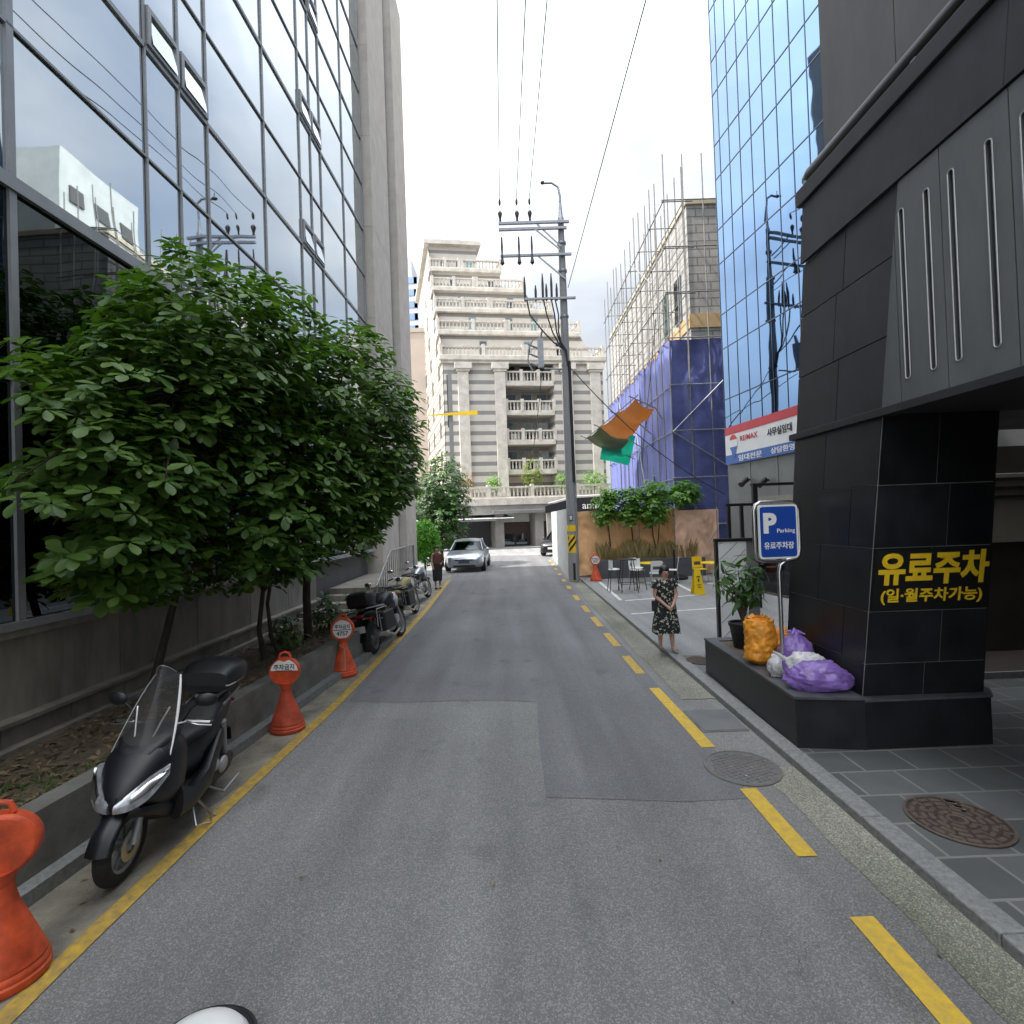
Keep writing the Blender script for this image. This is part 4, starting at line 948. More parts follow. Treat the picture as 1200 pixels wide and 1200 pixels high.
for s, z in ((1.2, 3.5), (2.1, 3.42)):
    c = Vector(bp(s, z, .1)); m = MB(); m.ball(c, .09, 10, 7); m.tube([c, c+Vector((-.22, -.1, -.16))], [.07, .09], 10); m.tube([c, Vector(bp(s, z, -.03))], .03, 6); o = m.make('wall_spotlight', 'black', bt)
# banner across the tower
bn = thing('banner', 'white property agency banner with red and blue stripes and a balloon logo', 'banner', (0, 0, 0))
def bq(s0, s1, z0, z1, off, mi, mb): mb.slab(bp(s0, z0, off), bp(s1, z0, off), bp(s1, z1, off), bp(s0, z1, off), (-1, -.13, 0), .006, mi)
BZ0, BZ1 = 4.08, 5.3
m = MB(); bq(.02, 4.4, BZ0, BZ1, .03, 0, m); m.make('cloth', 'white', bn)
m = MB(); bq(.02, 4.4, BZ1-.26, BZ1, .037, 0, m); m.make('red_stripe', 'bannerred', bn)
m = MB(); bq(.02, 4.4, BZ0, BZ0+.3, .037, 0, m); m.make('blue_stripe', 'bannerblue', bn)
def BT(s, z, off): return frame(bp(s, z, off), Vector(bp(1, 0))-Vector(bp(0, 0)), (0, 0, 1))
def disc(mb, T, rx, ry, a0, a1, mi=0, n=20, z=0, inner=0):
    pts = [(rx*math.cos(R(a0+(a1-a0)*i/n)), ry*math.sin(R(a0+(a1-a0)*i/n))) for i in range(n+1)]; flat(pts, T, z, z+.003, mi, mb)
m = MB(); T = BT(.5, 4.74, .046)
disc(m, T, .23, .28, 0, 360, 1, 32, 0); disc(m, T, .23, .28, 25, 155, 0, 20, .004); disc(m, T, .225, .275, 205, 335, 2, 20, .004)
flat([(-.13, -.2), (.13, -.2), (.06, -.46), (-.06, -.46)], T, .004, .008, 2, m)
m.make('balloon_logo', ['bannerred', 'white', 'bannerblue'], bn)
m = MB(); fit_text(m, 'RE/MAX', BT(1.32, 4.83, .047), .9, .17, .002, .012); m.make('red_lettering', 'bannerred', bn)
m = MB(); fit_text(m, '사무실임대', BT(2.75, 4.78, .047), 1.05, .24, .002, .02); m.make('black_lettering', 'ink', bn)
m = MB(); fit_text(m, '임대전문', BT(1.35, 4.225, .047), 1.2, .19, .002, .02); fit_text(m, '상담환영', BT(2.85, 4.235, .047), 1.0, .18, .002, .02); m.make('white_lettering', 'white', bn)

# ================================================================ scaffolded brick building
sb = thing('brick_building', 'tile clad building wrapped in scaffolding behind the parking lot', 'building', (0, 0, 0))
MB().box(8.2, 22, 22.2, 39, 0, 16.0).make('wall', 'brick', sb)
MB().box(8.13, 22.1, 22.12, 39.1, 16.0, 16.25).make('parapet', 'tan', sb, bevel=.02)
MB().box(8.15, 22, 22.15, 39, 10.6, 11.2).make('tile_band', 'tanband', sb)
for i, (y0, y1) in enumerate([(23.2, 24.0), (25.0, 25.8), (26.4, 29.2), (30.4, 33.4), (34, 36)]):
    for z0, z1 in ((7.2, 9.6), (11.3, 13.4)):
        if i < 2 or z0 < 10:
            o = MB().box(8.13, 8.25, y0, y1, z0, z1).make('window', 'alu', sb); MB().box(8.1, 8.13, y0+.08, y1-.08, z0+.08, z1-.08).make('pane', 'pane_green' if i == 1 else 'pane', o)
sc = thing('scaffolding', 'steel tube scaffolding around the tile clad building', 'scaffolding', (.36, 1.1, 0))
rnd = random.Random(5)
def up(x, y, z1): 
    MB().tube([(x, y, .07), (x+rnd.gauss(0, .03), y+rnd.gauss(0, .03), z1)], .026, 6).make('upright', 'scaf', sc)
for i in range(14):
    y = 20+i*1.0
    up(6.5, y, 17.4+rnd.uniform(-.5, .4)); up(7.3, y, 17.1+rnd.uniform(-.6, .4))
for x in (7.3, 8.2, 8.75): up(x, 20, 17.3+rnd.uniform(-.4, .3))
lev = [2.0, 3.95, 5.9, 7.8, 9.75, 11.65, 13.55, 15.5]
for z in lev:
    MB().tube([(6.47, 19.9, z), (6.47, 33.3, z)], .026, 6).make('ledger', 'galv' if z < 9 else 'scaf', sc)
    MB().tube([(6.4, 19.96, z+.05), (8.9, 19.96, z+.05)], .026, 6).make('ledger', 'galv' if z < 9 else 'scaf', sc)
    if z > 9: MB().tube([(7.33, 20, z), (7.33, 33.3, z)], .024, 6).make('ledger', 'scaf', sc)
for y in range(20, 34, 2):
    for z in lev[5:]: MB().tube([(6.4, y, z), (7.7, y, z)], .022, 6).make('transom', 'scaf', sc)
for a, b in [((6.5, 19.93, 5.9), (8.9, 19.93, 8.2)), ((6.5, 19.93, 5.9), (8.9, 19.93, 4.3)), ((6.44, 26, 7.5), (6.44, 24.2, 3.7)), ((6.44, 29.5, 9.3), (6.44, 27.5, 5.6)), ((6.44, 21.5, 11.2), (6.44, 24.6, 5.6)), ((6.44, 22, 13), (6.44, 26, 16)), ((6.44, 27, 11.2), (6.44, 29.5, 14.6))]:
    MB().tube([a, b], .024, 6).make('brace', 'galv' if a[2] < 9.5 else 'scaf', sc)
SD = Vector((.36, 1.1, 0))
def fold(x): return .05*math.sin(x*7.3)+.035*math.sin(x*15.1+1)+.05*noise.noise(Vector((x*1.2, 0, 3)))
m = MB(); v_, f_ = sheet(lambda u, v: (6.56+fold(u*13.2+.4*noise.noise(Vector((u*6, v*3, 1))))*.9+.36, 21.16+u*13.1, .6+v*(9.15+.25*noise.noise(Vector((u*9, 0, 0)))-.5*math.sin(u*PI)*0)), 150, 24); m.add(v_, f_, 0, True)
o = m.make('tarpaulin', 'tarp_bl'); tag(o, 'pleated violet blue tarpaulin hung on the street side of the scaffolding', 'tarpaulin', 'blue tarpaulins on the scaffolding')
m = MB(); v_, f_ = sheet(lambda u, v: (6.9+u*2.4, 21.16+.12*noise.noise(Vector((u*3, v*5, 9)))+.1*abs(noise.noise(Vector((u*5+v*2, v*9, 4))))+.06*math.sin(v*14+u*3)*(.4+.6*u), .3+v*9.45), 30, 40); m.add(v_, f_, 0, True)
o = m.make('tarpaulin', 'tarp_bl2'); tag(o, 'deep blue tarpaulin hung on the side of the scaffolding facing the parking lot', 'tarpaulin', 'blue tarpaulins on the scaffolding')
# debris guard
dg_ = thing('debris_guard', 'tilted orange and olive canvas debris guard sticking out from the scaffolding over the street', 'debris guard', (0, 0, 0))
A, B_, C_, D_ = ay(745, 467, 22), ay(768, 478, 22.2), ay(722, 528, 27.2), ay(687, 513, 27)
def dgp(u, v): p = lerp3(lerp3(A, B_, v), lerp3(D_, C_, v), u); p.z += -.12*math.sin(u*PI*3)**2-.22*math.sin(v*PI)-.06*noise.noise(Vector((u*9, v*6, 3))); return p
m = MB(); v_, f_ = sheet(lambda u, v: dgp(u*.68, v), 24, 8); m.add(v_, f_, 0, True); m.make('orange_canvas', 'guard_or', dg_)
m = MB(); v_, f_ = sheet(lambda u, v: dgp(.68+u*.32, v*1.1), 14, 8); m.add(v_, f_, 0, True); m.make('olive_canvas', 'guard_ol', dg_)
for u in (0, .34, .68, 1.): MB().tube([lerp3(A, D_, u)+Vector((-.3, 0, .12)), lerp3(B_, C_, u), Vector((6.8, lerp3(B_, C_, u).y, lerp3(B_, C_, u).z-.5))], .026, 6).make('strut', 'scaf', dg_)
MB().tube([A+Vector((0, -.4, .06)), D_+Vector((0, .4, -.03))], .026, 6).make('edge_tube', 'scaf', dg_)
m = MB(); E0, E1 = ay(722, 510, 25.8), ay(712, 536, 27); v_, f_ = sheet(lambda u, v: (E0.x-.55+u*1.6, 25.9+v*1.6+.2*u, E0.z+.3-1.3*v-.35*u+.12*noise.noise(Vector((u*4, v*4, 2)))), 12, 10); m.add(v_, f_, 0, True); m.make('green_net', 'guard_gr', dg_)

# orange tarpaulin fence
of = thing('tarpaulin_fence', 'creased orange tarpaulin fence along the back of the parking lot', 'fence', (0, 0, 0))
def crease(u, v, s): return .14*noise.noise(Vector((u*3+s, v*2, s)))+.12*abs(noise.noise(Vector((u*5+v*3, v*4-u*2, s+5))))+.02*noise.noise(Vector((u*25, v*20, s)))
m = MB(); v_, f_ = sheet(lambda u, v: (2.72+u*4.2, 20.95+crease(u*2, v, 1), .1+v*2.62+.04*math.sin(u*9)), 80, 40); m.add(v_, f_, 0, True); m.make('orange_sheet', 'tarp_or', of)
m = MB(); v_, f_ = sheet(lambda u, v: (6.6+u*1.75, 20.4+crease(u, v, 7), .1+v*2.55), 40, 40); m.add(v_, f_, 0, True); m.make('faded_sheet', 'tarp_pk', of)
for x in (2.75, 4, 5.3, 6.6, 8.3): MB().tube([(x, 21.0 if x < 6.5 else 20.47, .07), (x, 21.0 if x < 6.5 else 20.47, 2.75)], .024, 6).make('post', 'galv', of)
wf = thing('hoarding', 'white corrugated sheet steel hoarding beside the utility pole', 'fence', (0, 0, 0))
a, b = Vector((2.33, 20.75)), Vector((2.6, 31.6)); d = (b-a)/10
for i in range(10):
    m = MB(); n = 30
    def hp(u, v): q = a+d*(i+u*.995); return (q.x+.018*(1 if math.sin(u*PI*2*7) > 0 else -1), q.y, .02+v*2.85)
    v_, f_ = sheet(hp, 56, 1); m.add(v_, f_); m.make('sheet', 'offwhite', wf)
for i in range(11): q = a+d*i; MB().box(q.x+.03, q.x+.09, q.y-.03, q.y+.03, 0, 2.8).make('post', 'galv', wf)
MB().box(2.36, 6.4, 20.99+.2, 21.25, .02, 2.7).make('return_sheet', 'offwhite', wf)
# planter wall at the back of the lot with trees and grasses
pw = thing('planter_wall', 'low grey rendered planter wall under the young trees at the back of the parking lot', 'planter', (0, 0, 0))
MB().prism([(3.3, 20.1), (7.6, 20.0), (7.6, 20.4), (3.3, 20.5)], .07, .78).make('wall', 'lowwall', pw, bevel=.01); MB().box(3.35, 7.55, 20.3, 20.9, .07, .74).make('soil', 'soil', pw)
tx = [(715, 3), (742, 4), (770, 5), (803, 6)]
labs = ['young slender tree at the left end of the grey planter wall', 'young slender tree second from the left behind the bar stool', 'young forked tree behind the yellow cafe table', 'young thin tree farthest right in front of the faded tarpaulin']
for i, ((x_, sd), lab) in enumerate(zip(tx, labs)):
    x = ay(x_, 650, 20.55).x; h = [3.9, 3.8, 4.1, 3.95][i]; c = (x-.1, 20.4, [2.95, 2.9, 3.0, 3.3][i]); r = [(.62, .5, .9), (.6, .5, .85), (.75, .55, 1.05), (.75, .5, .55)][i]
    st = [([(x, 20.6, .7), (x+.03, 20.6, 1.4), (x-.03, 20.55, 2.2), (x, 20.5, 3.2)], .04, .015)]
    if i == 2: st = [([(x, 20.6, .7), (x, 20.6, 1.0), (x-.12, 20.6, 1.7), (x-.2, 20.5, 3)], .04, .015), ([(x, 20.6, 1.0), (x+.1, 20.6, 1.6), (x+.2, 20.5, 3)], .03, .012)]
    tree('young_tree', lab, 'tree', st, [(c, r)], [170, 190, 240, 140][i], .2, .11, 'leaf3', 6, 'young trees behind the planter wall', 40+i, None, 14, 'stem', shell=.2, gap=.42)
m = MB(); rnd = random.Random(77)
for i in range(1200):
    x = rnd.uniform(3.6, 7.4); y = rnd.uniform(20.35, 20.85); cl = noise.noise(Vector((x*1.3, 0, 4))); h = rnd.uniform(.3, .75)*(1+.5*cl); a = rnd.uniform(0, 6.3); w = .008
    lx_, ly_ = math.cos(a)*h*.35, math.sin(a)*h*.2
    m.add([(x-w, y, .74), (x+w, y, .74), (x+w*.7+lx_*.4, y+ly_*.4, .74+h*.7), (x+lx_, y+ly_, .74+h)], [(0, 1, 2, 3)])
o = m.make('ornamental_grass', 'reed'); tag(o, 'dry brownish ornamental grass growing behind the grey planter wall', kind='stuff')
# ================================================================ two wheelers
def ring(x, zc, hw, hh, n=20, p=2.6, yc=0., top=1., bot=1., tilt=0.):
    out = []
    for j in range(n):
        a = 2*PI*j/n; c, s = math.cos(a), math.sin(a)
        y = hw*math.copysign(abs(c)**(2/p), c); z = hh*math.copysign(abs(s)**(2/p), s)
        y *= top if z > 0 else bot
        out.append((x+tilt*z, yc+y, zc+z))
    return out
def wheel(root, x, r, w, nm='wheel', spokes=5, rimr=.68, disc_=True, rimmat='alu'):
    m = MB(); prof = []
    for i in range(13):
        a = -PI*.5+PI*i/12; prof.append((r-w*.55+w*.55*math.cos(a), w/2*math.sin(a)))
    prof = [(r*rimr, -w*.42)]+prof+[(r*rimr, w*.42)]
    m.lathe(prof, 40, 0, (x, 0, r), 'Y', caps=False); o = m.make('wheel', 'rubber', root)
    m = MB(); m.lathe([(r*rimr+.012, -w*.4), (r*rimr-.02, -w*.3), (r*rimr-.02, w*.3), (r*rimr+.012, w*.4), (r*rimr+.012, -w*.4)], 40, 0, (x, 0, r), 'Y', caps=False)
    m.lathe([(.001, -w*.5), (.045, -w*.5), (.045, w*.5), (.001, w*.5)], 16, 0, (x, 0, r), 'Y')
    for k in range(spokes):
        a = 2*PI*k/spokes+.3; q = .16
        for da in (-q, q): m.bar((x+.04*math.cos(a), 0, r+.04*math.sin(a)), (x+(r*rimr-.01)*math.cos(a+da), 0, r+(r*rimr-.01)*math.sin(a+da)), .022, .03, 0, (0, 1, 0))
    m.make('rim', rimmat, o)
    if disc_:
        m = MB(); m.lathe([(.06, w*.55), (.11, w*.55), (.11, w*.6), (.06, w*.6), (.06, w*.55)], 32, 0, (x, 0, r), 'Y', caps=False); m.make('brake_disc', 'steel', o)
    return o
sc_ = thing('scooter', 'matt black maxi scooter with a tall windscreen and black top box', 'scooter', (-3.01, 4.45, .004), R(-84.5), None, R(-5))
wheel(sc_, .66, .265, .11); wheel(sc_, -.64, .26, .13)
m = MB(); m.rings([[(x, y, z) for x, y, z in ((.66+ .30*math.cos(a), yy, .265+.30*math.sin(a)) for yy in (-.075, -.06, 0, .06, .075))] for a in [R(q) for q in range(20, 171, 10)]][0:0] or [[(.66+(.305 if abs(yy) < .05 else .28)*math.cos(R(q)), yy, .265+(.305 if abs(yy) < .05 else .28)*math.sin(R(q))) for yy in (-.078, -.065, -.03, .03, .065, .078, .06, -.06)] for q in range(15, 176, 10)], 0, True); m.make('front_fender', 'paintblack', sc_)
m = MB()
for y in (-.085, .085): m.tube([(.66, y, .265), (.5, y, .72)], [.022, .026], 8)
m.make('fork', 'alu', sc_)
# front apron: nose, flanks and leg shield in one skin
m = MB(); m.rings([ring(.2, .66, .2, .26, 24, 3), ring(.3, .67, .245, .30, 24, 3), ring(.42, .68, .255, .29, 24, 2.8), ring(.54, .69, .24, .24, 24, 2.6), ring(.64, .68, .2, .175, 24, 2.4), ring(.73, .65, .14, .115, 24, 2.2), ring(.79, .62, .07, .06, 24, 2), ring(.805, .61, .02, .02, 24, 2)], 0, True); m.make('front_fairing', 'paintblack', sc_)
m = MB(); m.rings([ring(.22, .95, .16, .05, 16), ring(.34, .955, .2, .055, 16), ring(.46, .93, .19, .05, 16), ring(.58, .87, .12, .03, 16), ring(.62, .85, .06, .015, 16)], 0, True); m.make('dash_cowl', 'black', sc_)
def ribbon(lo, hi, mi=0, bulge=.012, n=14, mb=None):
    mb = mb or MB(); rs = []
    def cat(P, t):
        k = t*(len(P)-1); i = min(int(k), len(P)-2); f = k-i; p0 = Vector(P[max(i-1, 0)]); p1 = Vector(P[i]); p2 = Vector(P[i+1]); p3 = Vector(P[min(i+2, len(P)-1)])
        return .5*((2*p1)+(p2-p0)*f+(2*p0-5*p1+4*p2-p3)*f*f+(3*p1-p0-3*p2+p3)*f**3)
    for i in range(n+1):
        a, b = cat(lo, i/n), cat(hi, i/n); nrm = Vector((.8, a.y*1.8, .35)).normalized(); c = (a+b)/2
        rs.append([a, a.lerp(b, .25)+nrm*bulge*.8, c+nrm*bulge, a.lerp(b, .75)+nrm*bulge*.8, b, b-nrm*.05, a-nrm*.05])
    return mb.rings(rs, mi, True)
for s in (-1, 1):
    lo = [(.82, s*.02, .565), (.785, s*.115, .575), (.705, s*.2, .625), (.58, s*.262, .735)]
    hi = [(.81, s*.02, .625), (.75, s*.105, .70), (.665, s*.178, .765), (.55, s*.248, .80)]
    o = ribbon(lo, hi).make('headlight', 'lens', sc_)
    m = MB(); ribbon([(p[0]+.012, p[1], p[2]+.035+.018) for p in lo[1:4]], [(p[0]+.012, p[1], p[2]-.02) for p in hi[1:4]], mb=m, bulge=.006); m.make('reflector', 'chrome', o)
    lo2 = [(.80, s*.02, .63), (.735, s*.1, .69), (.65, s*.17, .755), (.53, s*.2, .86)]; hi2 = [(.77, s*.02, .69), (.69, s*.06, .77), (.60, s*.1, .85), (.5, s*.12, .92)]
    ribbon(lo2, hi2, bulge=.014).make('cowl_panel', 'paintblack', sc_)
m = MB(); m.rings([ring(.74, .5, .05, .03, 12), ring(.70, .52, .15, .05, 12), ring(.6, .48, .19, .06, 12), ring(.46, .42, .2, .1, 12), ring(.3, .36, .2, .12, 12), ring(.1, .32, .2, .1, 12), ring(-.2, .31, .19, .09, 12), ring(-.35, .33, .16, .08, 12)], 0, True); m.make('belly_pan', 'black', sc_)
m = MB(); m.rings([ring(.3, .6, .15, .16, 16), ring(.15, .55, .13, .18, 16), ring(0, .55, .14, .2, 16), ring(-.15, .58, .17, .2, 16)], 0, True); m.make('centre_tunnel', 'paintblack', sc_)
for s in (-1, 1):
    m = MB(); m.rings([ring(.34, .40, .06, .14, 12, 2.4, s*.2), ring(.15, .34, .06, .09, 12, 2.4, s*.22), ring(-.1, .36, .06, .1, 12, 2.4, s*.21), ring(-.3, .45, .05, .12, 12, 2.4, s*.18), ring(-.5, .58, .04, .1, 12, 2.4, s*.15)], 0, True); m.make('side_fairing', 'paintblack', sc_)
m = MB(); m.rings([ring(-.02, .6, .12, .14, 20), ring(-.15, .64, .17, .16, 20), ring(-.4, .70, .18, .15, 20), ring(-.65, .77, .15, .11, 20), ring(-.85, .82, .1, .06, 20), ring(-.95, .84, .04, .02, 20)], 0, True); m.make('tail_fairing', 'paintblack', sc_)
m = MB(); m.rings([ring(.06, .72, .08, .05, 18), ring(-.03, .76, .15, .06, 18), ring(-.2, .77, .18, .06, 18), ring(-.34, .79, .17, .07, 18), ring(-.42, .86, .16, .06, 18), ring(-.6, .89, .15, .055, 18), ring(-.78, .91, .1, .04, 18)], 0, True); m.make('seat', 'seat', sc_)
m = MB(); m.rings([ring(-.44, 1.04, .17, .03, 24, 4), ring(-.45, 1.1, .21, .09, 24, 3.5), ring(-.57, 1.12, .25, .14, 24, 3.2), ring(-.79, 1.12, .25, .14, 24, 3.2), ring(-.91, 1.11, .21, .11, 24, 3), ring(-.95, 1.1, .12, .07, 24, 2.6)], 0, True); o = m.make('top_box', 'black', sc_)
m = MB(); m.tube([(-.44, -.2, 1.07), (-.46, -.225, 1.07), (-.55, -.24, 1.07), (-.75, -.24, 1.07), (-.88, -.2, 1.065), (-.915, 0, 1.06), (-.88, .2, 1.065), (-.75, .24, 1.07), (-.55, .24, 1.07), (-.46, .225, 1.07), (-.44, .2, 1.07)], .007, 6); m.make('seam', 'alu', o)
MB().ball((-.9, 0, 1.13), (.025, .09, .02), 10, 6).make('red_reflector', 'red_lens', o)
m = MB(); m.box(-.85, -.5, -.1, .1, .93, .965); m.tube([(-.5, -.17, .88), (-.85, -.16, .93), (-.93, 0, .94), (-.85, .16, .93), (-.5, .17, .88)], .013, 8); m.make('rack', 'alu', sc_)
# windscreen, a curved clear sheet with edge glare added as a white tube
def scr(u, v):
    w = .215-.07*v-.05*v*v; a = (u-.5)*2; x = .60-.36*v-.10*a*a+.04*v*v; return (x, a*w, .84+.62*v-.05*a*a*v-.05*v**4*a*a)
m = MB(); v_, f_ = sheet(scr, 16, 14); m.add(v_, f_, 0, True); v2, f2 = sheet(lambda u, v: tuple(Vector(scr(u, v))-Vector((.006, 0, 0))), 16, 14); m.add(v2, f2, 0, True); o = m.make('windscreen', 'screen', sc_)
m = MB(); m.tube([scr(1, i/12) for i in range(13)], [.004+.007*math.sin(i/12*2.6) for i in range(13)], 8); m.make('rim', 'white', o)  # reflected glare put in as white colour, on this edge only
m = MB(); m.tube([scr(0, i/12) for i in range(13)]+[scr(i/12, 1) for i in range(1, 12)], .004, 6); m.make('edge', 'alu', o)
m = MB(); m.tube([(.5, .05, .9), (.42, .09, 1.06), (.36, .12, 1.16)], .009, 8); m.tube([(.5, -.05, .9), (.42, -.09, 1.06), (.36, -.12, 1.16)], .009, 8); m.make('screen_bracket', 'steel', sc_)
m = MB(); m.tube([(.2, .36, .98), (.24, .2, 1.0), (.28, .06, .97), (.28, -.06, .97), (.24, -.2, 1.0), (.2, -.36, .98)], .012, 8); h = m.make('handlebar', 'steel', sc_)
for s in (-1, 1):
    MB().tube([(.2, s*.24, .995), (.185, s*.38, .975)], .019, 10).make('grip', 'seat', h)
    MB().tube([(.25, s*.2, 1.0), (.265, s*.3, .985), (.235, s*.39, .97)], [.009, .007, .008], 6).make('lever', 'chrome', h)
    m = MB(); m.tube([(.25, s*.17, 1.0), (.26, s*.24, 1.12), (.25, s*.3, 1.16)], .008, 6); T = rot('Z', s*12); m.ball((.245, s*.34, 1.18), (.03, .085, .055), 14, 8, 0, T); m.make('mirror', 'black', h)
m = MB(); m.rings([ring(-.1, .3, .05, .09, 14, 2.6, .13), ring(-.3, .29, .07, .11, 14, 2.6, .14), ring(-.62, .27, .07, .1, 14, 2.6, .14), ring(-.74, .27, .05, .06, 14, 2.6, .14)], 0, True); m.make('engine_case', 'black', sc_)
m = MB(); m.ball((-.45, .215, .33), (.085, .03, .075), 14, 8); m.ball((-.3, .215, .39), (.05, .03, .055), 14, 8); m.make('case_cover', 'silverplastic', sc_)
m = MB(); m.rings([ring(-.25, .3, .03, .03, 14, 2, -.19), ring(-.4, .32, .06, .07, 14, 2.2, -.2), ring(-.75, .38, .062, .075, 14, 2.2, -.2), ring(-.88, .4, .05, .06, 14, 2.2, -.2)], 0, True); m.make('exhaust', 'silverplastic', sc_)
m = MB(); m.tube([(-.62, .15, .35), (-.5, .17, .72)], .03, 10); m.tube([(-.62, -.15, .35), (-.5, -.17, .72)], .03, 10); m.make('shock_absorber', 'alu', sc_)
m = MB(); m.tube([(-.02, .17, .26), (-.1, .3, .04), (-.13, .33, .015)], [.012, .011, .014], 8); m.tube([(.02, .17, .26), (.1, .26, .07), (.02, .34, .05), (-.1, .3, .05)], .007, 6); m.make('side_stand', 'steel', sc_)
m = MB(); m.tube([(-.25, .18, .22), (-.42, .25, .09), (-.62, .3, .16)], .011, 8); m.tube([(-.25, -.18, .22), (-.4, -.22, .1)], .011, 8); m.make('centre_stand', 'alu', sc_)
m = MB(); m.rings([ring(-.72, .6, .08, .03, 10), ring(-.9, .5, .085, .015, 10), ring(-.95, .36, .08, .01, 10)], 0, True); m.make('rear_fender', 'black', sc_)
MB().ball((-.93, 0, .78), (.035, .1, .035), 12, 6).make('tail_light', 'red_lens', sc_)

def motorcycle(label, loc, rz, rx, panniers=True, topcase=False, tank='black', light='carsilver'):
    t = thing('motorcycle', label, 'motorcycle', loc, rz, 'motorcycles parked along the left kerb', rx)
    wheel(t, .78, .33, .12, spokes=8, rimr=.74); wheel(t, -.74, .325, .19, spokes=6, rimr=.7)
    m = MB()
    for y in (-.1, .1): m.tube([(.78, y, .33), (.5, y, 1.0)], [.028, .024], 8)
    m.make('fork', 'steel', t)
    m = MB(); m.rings([[(.78+.36*math.cos(R(q)), yy, .33+.36*math.sin(R(q))) for yy in (-.08, -.05, .05, .08, .06, -.06)] for q in range(40, 151, 10)], 0, True); m.make('front_fender', tank, t)
    m = MB(); m.tube([(.5, 0, .95), (.2, .12, .85), (-.2, .13, .6), (-.25, .1, .35)], .025, 8); m.tube([(.5, 0, .95), (.2, -.12, .85), (-.2, -.13, .6), (-.25, -.1, .35)], .025, 8); m.tube([(.5, 0, .85), (.35, .1, .35), (-.25, .1, .3)], .022, 8); m.tube([(.5, 0, .85), (.35, -.1, .35), (-.25, -.1, .3)], .022, 8); m.make('frame', 'black', t)
    m = MB(); m.rings([ring(.36, .4, .12, .12, 14), ring(.2, .42, .18, .18, 14), ring(-.1, .42, .19, .17, 14), ring(-.26, .42, .14, .12, 14)], 0, True)
    for s in (-1, 1):
        for k in range(5): m.lathe([(.06, 0), (.1, .005), (.1, .018), (.06, .022)], 14, 0, (.1, s*(.17+.028*k), .5), 'Y')
    m.make('engine', 'silverplastic', t)
    m = MB(); m.rings([ring(.46, .93, .07, .06, 18), ring(.36, .95, .17, .12, 18), ring(.15, .95, .19, .14, 18), ring(-.05, .89, .14, .1, 18), ring(-.12, .86, .08, .05, 18)], 0, True); m.make('fuel_tank', tank, t)
    m = MB(); m.rings([ring(.0, .83, .1, .05, 16), ring(-.15, .83, .17, .06, 16), ring(-.4, .85, .19, .06, 16), ring(-.55, .92, .17, .06, 16), ring(-.85, .94, .14, .05, 16), ring(-.95, .94, .08, .03, 16)], 0, True); m.make('seat', 'seat', t)
    m = MB(); m.rings([ring(-.3, .72, .1, .08, 14), ring(-.6, .78, .13, .08, 14), ring(-.95, .82, .12, .06, 14), ring(-1.05, .8, .06, .03, 14)], 0, True); m.make('tail', tank, t)
    m = MB(); m.bar((-.66, .14, .325), (-.1, .14, .36), .05, .07); m.bar((-.74, -.14, .325), (-.1, -.14, .36), .04, .06); m.make('swingarm', 'alu', t)
    m = MB(); m.tube([(.3, -.14, .5), (.35, -.18, .25), (0, -.2, .2), (-.3, -.22, .28), (-.45, -.24, .32)], .026, 8); m.rings([ring(-.45, .32, .045, .045, 14, 2, -.25), ring(-.55, .34, .065, .07, 14, 2, -.26), ring(-.95, .44, .065, .07, 14, 2, -.27), ring(-1.0, .45, .045, .05, 14, 2, -.27)], 0, True); m.make('exhaust', 'steel', t)
    m = MB(); m.rings([[(-.78+.37*math.cos(R(q)), yy, .325+.37*math.sin(R(q))) for yy in (-.1, -.08, .08, .1, .08, -.08)] for q in range(60, 181, 12)], 0, True); m.make('rear_fender', 'black', t)
    o = MB().box(-1.16, -1.145, -.11, .11, .5, .62).make('number_plate', 'offwhite', t); MB().bar((-1.0, 0, .76), (-1.15, 0, .56), .05, .02).make('holder', 'black', o)
    MB().ball((-1.07, 0, .8), (.03, .09, .03), 12, 6).make('tail_light', 'red_lens', t)
    for s in (-1, 1): MB().tube([(-.98, s*.1, .74), (-.99, s*.2, .73)], [.01, .028], 8).make('turn_signal', 'orange_d', t)
    m = MB(); m.tube([(.28, .42, 1.06), (.36, .28, 1.1), (.45, .1, 1.03), (.45, -.1, 1.03), (.36, -.28, 1.1), (.28, -.42, 1.06)], .012, 8); h = m.make('handlebar', 'steel', t)
    for s in (-1, 1):
        MB().tube([(.33, s*.31, 1.09), (.27, s*.44, 1.055)], .02, 8).make('grip', 'seat', h)
        m = MB(); m.tube([(.36, s*.27, 1.1), (.34, s*.33, 1.25)], .008, 6); m.ball((.34, s*.36, 1.28), (.025, .08, .05), 12, 8); m.make('mirror', 'chrome', h)
    m = MB(); m.ball((.66, 0, .93), (.08, .11, .1), 14, 8); m.make('headlight', 'lens', t)
    m = MB(); v_, f_ = sheet(lambda u, v: (.62-.3*v-.1*(2*u-1)**2, (u-.5)*(.42-.14*v), .98+.36*v), 10, 8); m.add(v_, f_, 0, True); m.make('windscreen', 'screen', t)
    m = MB(); m.rings([ring(.3, .8, .2, .14, 14), ring(.5, .86, .2, .16, 14), ring(.66, .88, .13, .12, 14)], 0, True); m.make('front_fairing', light, t)
    m = MB(); m.tube([(-.5, .3, .55), (-.5, .32, .86), (-.98, .32, .88), (-.98, .3, .55)], .012, 8); m.tube([(-.5, -.3, .55), (-.5, -.32, .86), (-.98, -.32, .88), (-.98, -.3, .55)], .012, 8); m.tube([(-.55, .3, .9), (-1.05, .15, .93), (-1.05, -.15, .93), (-.55, -.3, .9)], .012, 8); m.make('luggage_rack', 'steel', t)
